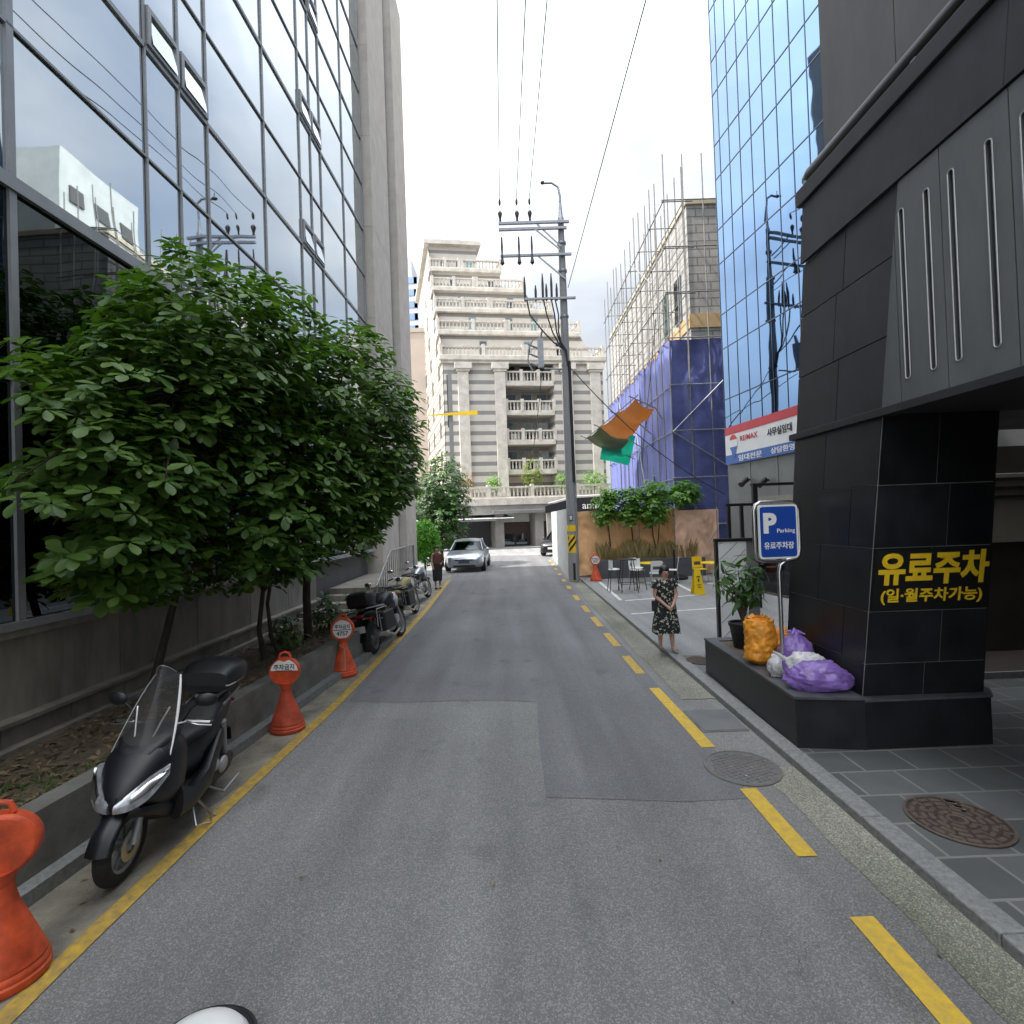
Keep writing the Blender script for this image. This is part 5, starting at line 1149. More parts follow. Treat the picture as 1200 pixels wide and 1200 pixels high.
    if panniers:
        for s in (-1, 1):
            m = MB(); m.cbox((-.72, s*.36, .62), (.5, .2, .36)); m.make('pannier', 'black', t, bevel=.03)
            m = MB(); m.bar((-.98, s*.36, .46), (-.98, s*.36, .78), .03, .012); m.bar((-.985, s*.3, .7), (-.985, s*.42, .7), .012, .02); m.make('pannier_strap', 'alu', t)
    if topcase:
        m = MB(); m.rings([ring(-.66, 1.1, .2, .12, 16, 4), ring(-.7, 1.1, .23, .15, 16, 4), ring(-1.02, 1.1, .23, .15, 16, 4), ring(-1.07, 1.1, .19, .11, 16, 4)], 0, True); m.make('top_case', 'black', t)
    m = MB(); m.tube([(-.05, .16, .28), (-.15, .3, .02)], .012, 8); m.make('side_stand', 'steel', t)
    return t
motorcycle('black touring motorcycle with panniers nearest the striped cones, seen from behind', (-2.63, 10.75, .006), R(82), R(-9), True, True)
motorcycle('motorcycle with a yellowish tank in the middle of the parked row', (-2.78, 13.6, .006), R(84), R(-9), True, False, 'gold', 'carsilver')
motorcycle('silver faired motorcycle farthest up the row beside the person in dark clothes', (-2.95, 16.5, .006), R(80), R(-9), False, False, 'carsilver', 'carsilver')

# ================================================================ no-parking cones
def cone(label, loc, rz, kind, scale=1., tilt=0.):
    t = thing('parking_cone', label, 'traffic cone', loc, rz, 'orange no parking cones', tilt); S = scale
    prof = [(.2, 0), (.215, .02), (.215, .05), (.205, .06), (.21, .075), (.205, .09), (.195, .1), (.2, .115), (.19, .135), (.13, .3), (.085, .42), (.066, .5), (.06, .56)]
    n = 28; rs = []
    for r_, h in prof: rs.append([(r_*S*math.cos(2*PI*j/n), r_*S*.86*math.sin(2*PI*j/n), h*S) for j in range(n)])
    MB().rings(rs, 0, True).make('base', 'orange_d' if kind == 0 else 'orange', t)
    m = MB(); m.tube([(0, 0, .54*S), (0, 0, .62*S)], [.06*S, .09*S], 16)
    head = []; N = 36
    for j in range(N):
        a = 2*PI*j/N; head.append((.185*math.cos(a)*S, (.76+.185*math.sin(a)*(.95 if kind != 1 else 1))*S))
    T = frame((0, 0, 0), (1, 0, 0), (0, 0, 1)); flat(head, T, -.045*S, .045*S, 0, m)
    o = m.make('sign_head', 'orange', t, bevel=.02*S)
    for s in ((1,)):
        T2 = frame((0, -.046*S, .76*S), (1, 0, 0), (0, 0, 1))
        if kind == 0:
            pts = [(.168*math.cos(R(a)), .16*math.sin(R(a))) for a in range(4, 177, 6)]; pts = [(x*S, (min(y, .125+.03*abs(math.sin(x*16))))*S) for x, y in pts]
            flat(pts, T2, 0, .004, 0).make('white_label', 'white', t)
            m = MB(); fit_text(m, '주차금지', T2 @ Matrix.Translation((0, .065*S, .005)), .25*S, .07*S, .001, .02); fit_text(m, 'NO PARKING', T2 @ Matrix.Translation((0, .018*S, .005)), .2*S, .022*S, .001, .01); m.make('lettering', 'ink', t)
        else:
            m = MB(); disc(m, T2, .15*S, .15*S, 0, 360, 0, 32); m.make('white_label', 'white', t)
            m = MB(); fit_text(m, '주차금지', T2 @ Matrix.Translation((0, .045*S, .005)), .24*S, .07*S, .001, .02); fit_text(m, '4757', T2 @ Matrix.Translation((0, -.065*S, .005)), .18*S, .07*S, .001, .02)
            m.T = T2; m.box(-.14*S, .14*S, -.012*S, -.002*S, .004, .007); m.make('lettering', 'ink', t)
    m = MB(); m.tube([(-.07*S, 0, .93*S), (-.05*S, 0, .985*S), (0, 0, 1.0*S), (.05*S, 0, .985*S), (.07*S, 0, .93*S)], .016*S, 8); m.make('handle', 'orange', t)
    return t
p1, p2, p3 = gp(331, 862), gp(400, 795), gp(699, 681, .07)
cone('scuffed orange no parking cone with a half white label beside the scooter', (p1.x, p1.y+.15, .005), .08, 0, .98, R(1.5))
t = cone('orange no parking cone with a round white number label and a string, beside the motorcycles', (p2.x, p2.y+.15, .005), .12, 1, 1.03)
MB().tube([(-.05, -.075, .53), (.0, -.085, .5), (.04, -.09, .47), (.05, -.15, .3), (.055, -.17, .12)], .006, 6).make('string', 'tan', t)
cone('red orange no parking cone at the corner of the parking lot by the utility pole', (p3.x, p3.y+.1, .072), .0, 1, 1.05)
# the near one, cut by the left edge of the photo
cone('large orange plastic no parking cone cut off by the left edge of the photo', (-2.995, 2.98, .005), 3.6, 2, 1.02)

# something white at the bottom edge
t = thing('helmet', 'smooth white shell with a dark rim at the bottom edge of the photo', 'helmet', (-1.55, 2.47, .004))
m = MB(); m.rings([[(rx_*math.cos(2*PI*j/32), rx_*.8*math.sin(2*PI*j/32), z) for j in range(32)] for rx_, z in ((.2, .0), (.22, .06), (.215, .1), (.18, .145), (.1, .175), (.02, .18))], 0, True); m.make('shell', 'white', t)
m = MB(); m.tube([(.232*math.cos(2*PI*j/32), .19*math.sin(2*PI*j/32)+.006, .085) for j in range(32)], .018, 8, closed=True, caps=False); m.rings([[(rx_*math.cos(2*PI*j/32), rx_*.82*math.sin(2*PI*j/32)+.01, z) for j in range(32)] for rx_, z in ((.2, .002), (.23, .05), (.238, .1))], 0, True); m.make('rim', 'black', t)

# ================================================================ cars
def car(name, label, loc, rz, paint, L_=4.35, W=1.8, H=1.56, suv=False):
    t = thing(name, label, 'car', loc, rz); s = H/1.56; k = W/1.8; l = L_/4.35
    def sec(x, zb, zs, zt, hw, tw):  # closed cross-section: sill, shoulder, top
        return [(x*l, y*k, z*s) for y, z in ((-hw*.86, zb), (-hw*.98, zb+.12), (-hw, (zb+zs)/2), (-hw*.97, zs-.03), (-hw*.9, zs+.02), (-tw, zt), (0, zt+.02), (tw, zt), (hw*.9, zs+.02), (hw*.97, zs-.03), (hw, (zb+zs)/2), (hw*.98, zb+.12), (hw*.86, zb))]
    m = MB(); m.rings([sec(2.16, .38, .6, .62, .55, .35), sec(2.1, .27, .68, .72, .72, .5), sec(1.95, .22, .74, .82, .82, .55), sec(1.6, .2, .84, .93, .88, .6), sec(1.1, .2, .92, 1.0, .9, .62), sec(.6, .2, .95, 1.0, .9, .65), sec(-.6, .2, .97, 1.0, .9, .65), sec(-1.5, .2, 1.0, 1.04, .89, .65), sec(-1.95, .25, .98, 1.03, .84, .6), sec(-2.15, .4, .9, .95, .7, .5)], 0, True); m.make('body', paint, t, sharp=50)
    def g(x, z, hw): return [(x*l, y*k, zz*s) for y, zz in ((-hw, z-.02), (-hw*.97, z), (-hw*.5, z+.03), (0, z+.04), (hw*.5, z+.03), (hw*.97, z), (hw, z-.02))]
    top = [(1.0, .99, .74), (.35, 1.38, .62), (.1, 1.47, .6), (-.4, 1.5, .59), (-1.1, 1.46, .57), (-1.6, 1.33 if not suv else 1.44, .55), (-2.0, 1.02 if not suv else 1.1, .62)]
    m = MB(); rs = []
    for x, z, hw in top:
        upr = g(x, z, hw); base = [(x*l*1.0, y*1.22 if abs(y) > .3 else y, .96*s) for x_, y, zz in ()]
        rs.append([(x*l, -.84*k, .95*s)]+upr+[(x*l, .84*k, .95*s)])
    m.rings(rs, 0, True); m.make('greenhouse', 'carglass', t, sharp=50)
    m = MB(); m.rings([[(x*l, y*1.01, z+.012) for x_, y, z in g(x, zz, hw)]+[(x*l, y*1.01, z-.03) for x_, y, z in reversed(g(x, zz, hw))] for x, zz, hw in top[1:-1]], 0, True); m.make('roof', paint, t, sharp=50)
    for sd in (-1, 1):
        for pp, rr in (([(1.0*l, sd*.76*k, 1.0*s), (.35*l, sd*.63*k, 1.39*s), (.1*l, sd*.605*k, 1.48*s)], .035), ([(-.35*l, sd*.84*k, .97*s), (-.4*l, sd*.6*k, 1.49*s)], .03), ([(-2.0*l, sd*.64*k, 1.04*s), (-1.6*l, sd*.56*k, (1.34 if not suv else 1.45)*s), (-1.1*l, sd*.58*k, 1.47*s)], .05)):
            MB().tube(pp, rr, 8).make('window_pillar', paint, t)
        m = MB(); m.ball((.75*l, sd*.98*k, 1.02*s), (.09, .11, .075), 12, 8); m.tube([(.78*l, sd*.86*k, .98*s), (.76*l, sd*.95*k, 1.0*s)], .025, 6); m.make('wing_mirror', paint, t)
        ribbon([(2.02*l, sd*.52*k, .64*s), (1.88*l, sd*.72*k, .67*s), (1.62*l, sd*.85*k, .74*s)], [(2.0*l, sd*.52*k, .71*s), (1.84*l, sd*.72*k, .77*s), (1.55*l, sd*.84*k, .83*s)], bulge=.02).make('headlight', 'lens' if not suv else 'black', t)
        m = MB(); m.ball((2.02*l, sd*.66*k, .42*s), (.08, .1, .09), 12, 8); m.make('fog_lamp_recess', 'black', t)
        ribbon([(-2.06*l, sd*.5*k, .8*s), (-1.98*l, sd*.72*k, .8*s), (-1.8*l, sd*.86*k, .82*s)], [(-2.06*l, sd*.5*k, .9*s), (-1.98*l, sd*.72*k, .92*s), (-1.8*l, sd*.86*k, .92*s)], bulge=.02).make('tail_light', 'red_lens', t)
        for x in (1.35, -1.35):
            m = MB(); r_ = .33*s; m.lathe([(.2, -.1), (r_-.02, -.11), (r_, -.08), (r_, .08), (r_-.02, .11), (.2, .1)], 28, 0, (x*l, sd*.82*k, r_), 'Y'); w = m.make('wheel', 'rubber', t)
            m = MB(); yy = sd*.935*k
            m.lathe([(.21*s, -.02), (.215*s, .02), (.19*s, .02)], 24, 0, (x*l, yy, r_), 'Y', caps=False)
            for q in range(5): a = 2*PI*q/5; m.bar((x*l, yy, r_), (x*l+.2*s*math.cos(a), yy, r_+.2*s*math.sin(a)), .05, .03, 0, (0, 1, 0))
            m.make('rim', 'silverplastic', w)
    m = MB(); m.box(2.1*l, 2.15*l, -.5*k, .5*k, .27*s, .37*s); m.make('lower_grille', 'black', t, bevel=.015)
    m = MB(); m.box(2.155*l, 2.185*l, -.27, .27, .44*s, .56*s); m.make('number_plate', 'plate_d' if not suv else 'offwhite', t)
    m = MB(); m.box(2.12*l, 2.17*l, -.42*k, .42*k, .57*s, .63*s); m.make('grille', 'carblack', t, bevel=.012)
    return t
car('silver_car', 'silver hatchback parked on the left, facing the camera', (-2.22, 27.1, .005), R(-92), 'carsilver', 4.3, 1.95, 1.6)
car('dark_car', 'dark sport utility car half hidden behind the white hoarding', (3.5, 35.2, .006), R(-112), 'carblack', 4.5, 1.85, 1.7, True)

# ================================================================ people
def skin_body(name, V, E, parent, m_, levels=2):
    me = bpy.data.meshes.new(name); me.from_pydata([v[:3] for v in V], E, []); o = bpy.data.objects.new(name, me); COL.objects.link(o)
    md = o.modifiers.new('skin', 'SKIN'); md.use_smooth_shade = True
    lay = me.skin_vertices[0].data
    for i, v in enumerate(V):
        r_ = v[3]; lay[i].radius = (r_, v[4] if len(v) > 4 else r_)
    lay[0].use_root = True
    sb_ = o.modifiers.new('sub', 'SUBSURF'); sb_.levels = levels; sb_.render_levels = levels
    dg = bpy.context.evaluated_depsgraph_get(); dg.update()
    res = bpy.data.meshes.new_from_object(o.evaluated_get(dg)); bpy.data.objects.remove(o)
    res.materials.clear(); res.materials.append(M[m_]); res.polygons.foreach_set('use_smooth', [True]*len(res.polygons))
    o = bpy.data.objects.new(name, res); COL.objects.link(o); o.parent = parent; return o
def person(label, loc, rz, arms, legs, h=1.0):
    t = thing('person', label, 'person', loc, rz); t.scale = (h, h, h)
    V = []; E = []; ix = {}
    def add(k, x, y, z, r, r2=None, to=None):
        ix[k] = len(V); V.append((x, y, z, r, r2 or r))
        if to is not None: E.append((ix[to], ix[k]))
    add('pelvis', 0, 0, .86, .13, .10)
    add('waist', 0, 0, 1.0, .115, .09, 'pelvis'); add('chest', 0, .0, 1.18, .13, .10, 'waist'); add('upper', 0, .01, 1.29, .11, .085, 'chest'); add('neck', 0, .0, 1.37, .048, None, 'upper'); add('jaw', 0, -.02, 1.43, .058, .066, 'neck'); add('head', 0, -.015, 1.5, .072, .086, 'jaw'); add('crown', 0, -.005, 1.565, .06, .072, 'head')
    add('nose', 0, -.105, 1.475, .011, None, 'head')
    for s, n in ((-1, 'l'), (1, 'r')):
        add('ear'+n, s*.076, 0, 1.48, .012, None, 'head')
        add('sh'+n, s*.15, .01, 1.29, .06, None, 'upper')
        el, wr, hd = arms[n]
        add('el'+n, *el, .04, None, 'sh'+n); add('wr'+n, *wr, .026, None, 'el'+n); add('hand'+n, *hd, .03, .018, 'wr'+n)
        d = (Vector(hd)-Vector(wr)).normalized(); sd = d.cross(Vector((0, 1, 0))).normalized() if abs(d.y) < .9 else Vector((1, 0, 0))
        for q in range(4):
            b = Vector(hd)+sd*(.018*(q-1.5)); ln = (.055, .065, .06, .045)[q]; c = b+d*ln*.6+Vector((0, -.01, 0)); e = b+d*ln*1.1+Vector((0, -.0, -.012))
            add(f'f{q}{n}', *c, .009, None, 'hand'+n); add(f'g{q}{n}', *e, .008, None, f'f{q}{n}')
        c = Vector(hd)+sd*s*.035+Vector((0, -.02, .0)); add('th'+n, *c, .011, None, 'hand'+n)
        kn, an, toe = legs[n]
        add('hip'+n, s*.085, 0, .78, .085, None, 'pelvis'); add('kn'+n, *kn, .052, None, 'hip'+n); add('calf'+n, kn[0]*.6+an[0]*.4, kn[1]*.6+an[1]*.4+.015, kn[2]*.6+an[2]*.4, .05, None, 'kn'+n); add('an'+n, *an, .032, None, 'calf'+n); add('toe'+n, *toe, .032, .024, 'an'+n)
    skin_body('body', V, E, t, 'skin')
    return t
w = thing  # alias kept short
wp = gp(783, 764, .078)
wm = person('woman in a black floral dress walking with her hands clasped in front', (wp.x, wp.y+.05, .078), .06,
            {'l': ((-.21, -.02, 1.06), (-.07, -.2, .9), (-.02, -.23, .86)), 'r': ((.21, -.02, 1.06), (.07, -.2, .9), (.025, -.235, .865))},
            {'l': ((-.09, .06, .44), (-.085, .12, .09), (-.09, -.0, .035)), 'r': ((.085, -.04, .44), (.09, -.05, .07), (.095, -.19, .03))}, .95)
def dress_ring(z, hx, hy, cy=0., n=36, wav=0.): return [(hx*math.cos(2*PI*j/n)*(1+wav*math.sin(2*PI*j/n*7)), cy+hy*math.sin(2*PI*j/n)*(1+wav*math.sin(2*PI*j/n*7)), z+wav*.3*math.sin(2*PI*j/n*3)) for j in range(n)]
m = MB(); m.rings([dress_ring(.36, .265, .2, .0, 36, .06), dress_ring(.5, .25, .19, 0, 36, .05), dress_ring(.7, .22, .17, 0, 36, .03), dress_ring(.86, .195, .15, 0), dress_ring(1.0, .165, .135, 0), dress_ring(1.12, .17, .14, 0), dress_ring(1.22, .172, .135, 0), dress_ring(1.3, .165, .11, .005), dress_ring(1.345, .12, .085, .005), dress_ring(1.36, .085, .07, .0)], 0, True); m.make('dress', 'dress', wm)
for s in (-1, 1):
    m = MB(); m.tube([(s*.12, .01, 1.31), (s*.175, .01, 1.28), (s*.2, .0, 1.19)], [.075, .08, .072], 16); m.make('sleeve', 'dress', wm)
m = MB(); m.ball((0, .012, 1.545), (.094, .105, .088), 20, 12); m.ball((0, .06, 1.49), (.09, .07, .085), 16, 10); m.ball((-.07, .0, 1.5), (.03, .06, .05), 10, 8); m.ball((.07, .0, 1.5), (.03, .06, .05), 10, 8); m.make('hair', 'hair', wm)
for s in (-1, 1): MB().ball((s*.03, -.092, 1.498), (.011, .006, .006), 8, 6).make('eye', 'ink', wm)
MB().ball((0, -.086, 1.435), (.022, .008, .006), 10, 6).make('mouth', 'red_lens', wm)
for s, x, y, z in ((-1, -.09, .02, .03), (1, .095, -.14, .028)): MB().ball((x, y, z), (.045, .125, .036), 14, 8).make('shoe', 'shoe', wm)
MB().cbox((-.2, -.02, .87), (.13, .1, .2)).make('shoulder_bag', 'bag', wm, bevel=.02)
MB().tube([(-.2, -.02, .96), (-.19, -.12, 1.15), (-.09, -.12, 1.3), (-.08, .02, 1.35)], .009, 6).make('bag_strap', 'bag', wm)
p_ = gp(513, 690, .01)
pm = person('person in long dark clothes standing between the motorcycles and the silver car', (p_.x, p_.y+.05, .01), .2,
            {'l': ((-.21, -.02, 1.06), (-.17, -.14, .86), (-.16, -.17, .8)), 'r': ((.22, .0, 1.05), (.15, -.14, .95), (.12, -.2, .95))},
            {'l': ((-.08, .02, .44), (-.08, .03, .07), (-.08, -.1, .03)), 'r': ((.08, .0, .44), (.085, .02, .07), (.09, -.1, .03))}, 1.0)
m = MB(); m.rings([dress_ring(.3, .16, .13, 0, 36, .07), dress_ring(.5, .175, .14, 0, 36, .05), dress_ring(.86, .2, .15), dress_ring(.99, .165, .135)], 0, True); m.make('skirt', 'darkcloth', pm)
m = MB(); m.rings([dress_ring(.95, .178, .145), dress_ring(1.0, .165, .138), dress_ring(1.2, .18, .14), dress_ring(1.3, .165, .11), dress_ring(1.36, .075, .07)], 0, True); m.make('blouse', 'blouse', pm)
m = MB(); m.tube([(.13, 0, 1.3), (.19, 0, 1.24), (.225, 0, 1.05), (.16, -.13, .96)], [.07, .07, .055, .045], 14); m.make('sleeve', 'blouse', pm)
m = MB(); m.ball((0, .01, 1.545), (.094, .105, .09), 18, 12); m.ball((0, .06, 1.45), (.09, .07, .12), 16, 10); m.make('hair', 'hair', pm)
for s in (-1, 1): MB().ball((s*.03, -.092, 1.498), (.011, .006, .006), 8, 6).make('eye', 'ink', pm)
for x in (-.08, .09): MB().ball((x, -.05, .028), (.045, .12, .034), 12, 8).make('shoe', 'black', pm)

# ================================================================ cafe furniture
def leg_tube(t, a, b, r_=.012, mm='black'): MB().tube([a, b], r_, 8).make('leg', mm, t)
p_ = gp(738, 695, .07)
bt_ = thing('bar_table', 'tall black wire legged bar table standing left of the yellow cafe table', 'table', (p_.x, p_.y+.2, .072))
MB().box(-.24, .24, -.24, .24, 1.03, 1.06).make('table_top', 'black', bt_, bevel=.01)
for x in (-1, 1):
    for y in (-1, 1): leg_tube(bt_, (x*.16, y*.16, 1.03), (x*.27, y*.27, 0))
MB().tube([(-.24, -.24, .28), (.24, -.24, .28), (.24, .24, .28), (-.24, .24, .28)], .01, 6, closed=True, caps=False).make('foot_ring', 'black', bt_)
def bar_stool(label, loc, rz):
    t = thing('bar_stool', label, 'stool', loc, rz, 'white seated bar stools')
    MB().lathe([(.001, .7), (.17, .7), (.19, .72), (.17, .745), (.001, .74)], 20).make('seat', 'whiteplastic', t)
    m = MB(); v_, f_ = sheet(lambda u, v: (.19*math.sin((u-.5)*2.2), .17*math.cos((u-.5)*2.2), .74+.28*v), 10, 4); m.add(v_, f_, 0, True); m.make('backrest', 'whiteplastic', t)
    for x in (-1, 1):
        for y in (-1, 1): leg_tube(t, (x*.12, y*.12, .7), (x*.2, y*.2, 0))
    return t
q = bar_stool('white bar stool right of the tall black bar table', (p_.x+.42, p_.y+.6, .072), .4); dup(q, (p_.x-.38, p_.y+.45, .072), 1.6, 'white bar stool half hidden behind the left legs of the tall black bar table', 'white seated bar stools')
def cafe_table(label, loc):
    t = thing('cafe_table', label, 'table', loc, 0, 'yellow round cafe tables')
    MB().lathe([(.001, .71), (.4, .71), (.42, .72), (.42, .735), (.4, .745), (.001, .745)], 36).make('table_top', 'yellow_t', t)
    MB().tube([(0, 0, .02), (0, 0, .71)], .03, 12).make('column', 'whiteplastic', t); MB().lathe([(.001, 0), (.25, 0), (.25, .015), (.04, .035), (.001, .035)], 24).make('base', 'whiteplastic', t); return t
tb = cafe_table('yellow round cafe table behind the walking woman', (5.0, 18.3, .072)); dup(tb, (6.95, 17.6, .072), 0, 'yellow round cafe table at the right beside the white board', 'yellow round cafe tables')
def chair_(label, loc, rz, mm='whiteplastic'):
    t = thing('cafe_chair', label, 'chair', loc, rz, 'cafe chairs around the yellow tables')
    MB().box(-.2, .2, -.2, .2, .43, .46).make('seat', mm, t, bevel=.015)
    m = MB(); me = holed_sheet([(-.2, 0), (.2, 0), (.18, .4), (-.18, .4)], [[(-.13, .1), (.13, .1), (.12, .22), (-.12, .22)]], .02); m.mesh(me, frame((0, .2, .48), (1, 0, 0), (0, .15, 1))); m.make('backrest', mm, t)
    for x in (-1, 1):
        leg_tube(t, (x*.17, -.17, .43), (x*.19, -.2, 0), .012, 'alu'); leg_tube(t, (x*.18, .2, .5), (x*.2, .24, 0), .012, 'alu')
    return t
c_ = chair_('white chair with a slotted back left of the first yellow table', (4.6, 18.75, .072), .5)
dup(c_, (5.75, 18.4, .072), -1.9, 'white chair turned sideways right of the first yellow table', 'cafe chairs around the yellow tables')
dup(c_, (4.95, 17.55, .072), 3.0, 'white chair with its back to the camera in front of the first yellow table', 'cafe chairs around the yellow tables')
chair_('yellow backed chair behind the second yellow table', (6.75, 18.3, .072), .1, 'yellow_t')
pb_ = thing('parasol_base', 'heavy dark parasol base with a short black post at the planter wall', 'parasol base', (6.15, 19.3, .072))
MB().lathe([(.001, 0), (.48, 0), (.48, .08), (.4, .12), (.05, .14), (.001, .14)], 28).make('weight', 'black', pb_); MB().tube([(0, 0, .13), (0, 0, 1.1)], .035, 12).make('post', 'black', pb_)
wpos = gp(820, 697, .07)
ws = thing('floor_sign', 'yellow folding wet floor sign standing on the parking bay line', 'floor sign', (wpos.x, wpos.y+.15, .072))
m = MB(); m.hexa([(-.17, -.19, 0), (.17, -.19, 0), (.17, -.17, 0), (-.17, -.17, 0), (-.08, -.02, .78), (.08, -.02, .78), (.08, 0, .78), (-.08, 0, .78)]); m.make('front_panel', 'yellow_t', ws, bevel=.006)
m = MB(); m.hexa([(-.17, .17, 0), (.17, .17, 0), (.17, .19, 0), (-.17, .19, 0), (-.08, .0, .78), (.08, .0, .78), (.08, .02, .78), (-.08, .02, .78)]); m.make('rear_panel', 'yellow_t', ws, bevel=.006)
T = frame((0, -.113, .4), (1, 0, 0), (0, .17, .78)); m = MB(); m.T = T; m.box(-.05, .05, .12, .15, 0, .004); m.box(-.02, .02, -.02, .08, 0, .004); m.box(-.06, .06, -.12, -.1, 0, .004); m.box(-.05, .05, -.19, -.17, 0, .004); m.make('printed_mark', 'ink', ws)

# ================================================================ utility pole and wires
up_ = thing('utility_pole', 'tall grey concrete utility pole with cross arms and a bent lamp bracket', 'utility pole', (2.42, 20, 0))
MB().lathe([(.2, 0), (.19, 2), (.175, 6), (.15, 10), (.12, 14.2), (.12, 14.25)], 20).make('shaft', 'pole', up_)
MB().lathe([(.13, 14.1), (.13, 14.3), (.1, 14.35), (.04, 15.1)], 14).make('top_cap', 'galv', up_)
MB().tube([(0, 0, 14.3), (0, 0, 15.2), (-.06, 0, 15.55), (-.3, 0, 15.72), (-.62, 0, 15.72)], [.075, .05, .045, .045, .045], 10).make('lamp_bracket', 'galv', up_)
m = MB(); m.ball((-.66, 0, 15.74), (.09, .07, .07), 12, 8); m.tube([(-.64, 0, 15.78), (-.64, 0, 15.98)], .012, 6); m.make('lamp_socket', 'porcelain', up_)
arms = [(14.06, -2.45, .3, .1), (13.82, -2.45, .2, .1), (12.78, -2.42, .35, .09), (11.06, -1.55, .45, .08)]
for z, x0, x1, w_ in arms: MB().box(x0, x1, -.24, -.14, z-w_/2, z+w_/2).make('cross_arm', 'galv', up_, bevel=.005)
for a, b in (((-.95, -.18, 14.0), (-.05, -.18, 13.1)), ((-1.05, -.24, 13.78), (-.1, -.24, 12.95)), ((-.95, -.18, 12.74), (.1, -.18, 11.8))): MB().bar(a, b, .05, .05).make('brace', 'galv', up_)
WX = [-2.38, -1.72, -1.22]
for x in WX:
    MB().lathe([(.03, 0), (.05, .08), (.035, .1), (.055, .2), (.09, .34), (.07, .4), (.02, .46)], 12, 0, (x, -.19, 14.1)).make('insulator', 'porcelain', up_)
    MB().lathe([(.02, -.4), (.085, -.32), (.06, -.2), (.03, 0), (.045, .3), (.03, .7)], 12, 0, (x+.03, -.26, 12.78)).make('insulator', 'porcelain', up_)
    MB().lathe([(.015, 0), (.045, .08), (.045, .2), (.015, .28)], 10, 0, (x, -.19, 14.75)).make('insulator', 'porcelain', up_)
for x, h in ((-1.52, .9), (-1.1, .55), (-.82, 1.0), (-.68, .6), (-.48, 1.0), (-.28, .6)): MB().lathe([(.015, -.1), (.045, 0), (.05, h*.6), (.02, h)], 10, 0, (x, -.19, 11.05)).make('surge_arrester', 'porcelain', up_)
for x, ex in ((-1.45, -.2), (-.8, -.1), (-.5, .0), (-.35, .05)):
    MB().tube([(x, -.22, 11.0), (x+.1, -.26, 10.4), (x*.5-.1, -.28, 9.7), (x*.25-.1, -.28, 9.3), (ex*.2, -.25, 9.0), (.05, -.22, 8.4)], .028, 6).make('riser_cable', 'cable', up_)
MB().tube([(.12, -.16, 8.6), (.13, -.18, 5), (.14, -.19, 3.9)], .06, 10).make('conduit', 'cable', up_)
MB().tube([(.17, -.1, 3.9), (.17, -.11, .05)], .055, 10).make('conduit', 'galv', up_)
m = MB(); m.cbox((-1.0, -.3, 8.9), (.22, .2, 1.1)); m.tube([(-1.0, -.3, 9.4), (-.92, -.32, 9.75)], .04, 8); m.tube([(-.88, -.3, 8.3), (-.15, -.15, 8.3)], .03, 6); m.tube([(-1.25, -.3, 9.5), (-1.45, -.3, 9.1), (-1.5, -.3, 8.6), (-1.3, -.3, 8.2)], .03, 6)
for z in (8.4, 8.75, 9.1): m.tube([(-1.1, -.3, z), (-1.4, -.34, z+.12)], .04, 8)
m.make('cutout_switch', 'galv', up_)
m = MB(); m.lathe([(.192, 1.15), (.195, 1.15), (.192, 1.85), (.19, 1.85)], 24); m.make('warning_band', 'signyellow', up_)
m = MB()
for k in range(3):
    for j in range(12):
        a0 = -2.6+j*.21; a1 = a0+.23; z0 = 1.12+k*.26+j*.05; r_ = .2
        pts = [(r_*math.cos(a), r_*math.sin(a), z) for a, z in ((a0, z0), (a1, z0+.05), (a1, z0+.17), (a0, z0+.12))]
        if z0+.17 < 1.86 and z0 > 1.13: m.add(pts, [(0, 1, 2, 3)])
m.make('black_stripe', 'ink', up_)
m = MB(); m.lathe([(.197, 1.98), (.2, 1.98), (.197, 2.22), (.195, 2.22)], 24); m.make('yellow_band', 'signyellow', up_)
m = MB(); m.box(-.12, .02, -.215, -.19, 2.4, 2.62); m.make('number_tag', 'ink', up_); MB().box(-.1, 0, -.222, -.215, 2.43, 2.59).make('tag_plate', 'offwhite', up_)
MB().box(-.03, .06, -.225, -.185, .1, .75).make('earth_guard', 'ink', up_)
for z in (13.3, 12.2, 10.4, 8.5): MB().lathe([(.17, z-.04), (.18, z-.04), (.18, z+.04), (.17, z+.04)], 16).make('clamp_band', 'galv', up_)
def wire(label, a, b, sag, r_=.012, n=24):
    a, b = Vector(a), Vector(b); o = MB().tube([a.lerp(b, i/n)-Vector((0, 0, sag*4*(i/n)*(1-i/n))) for i in range(n+1)], r_, 6).make('power_line', 'cable'); return tag(o, label, 'wire', 'wires from the utility pole')
for x, lab in zip(WX, ('overhead power line on the left insulator running to the top of the photo', 'overhead power line on the middle insulator running to the top of the photo', 'overhead power line on the right insulator running to the top of the photo')):
    wire(lab, (2.42+x, 19.8, 15.0), (2.42+x+.5, -26, 15.2), .85, .013)
wire('single service wire rising to the upper right corner of the sky', (2.6, 19.9, 11.5), (3.9, -24, 15.5), .3, .012)
wire('cable hanging from the pole down to the blue tarpaulin', (2.5, 20, 8.5), (8.3, 19.6, 3.2), .5, .018)
wire('cable from the pole across the front of the scaffolding', (2.55, 20, 8.2), (6.4, 22.3, 12.5), 1.2, .016) if False else None
wire('thin cable from the cut-out switch down to the balcony side', (1.45, 19.7, 8.2), (1.5, 40, 6.5), 1.0, .016)
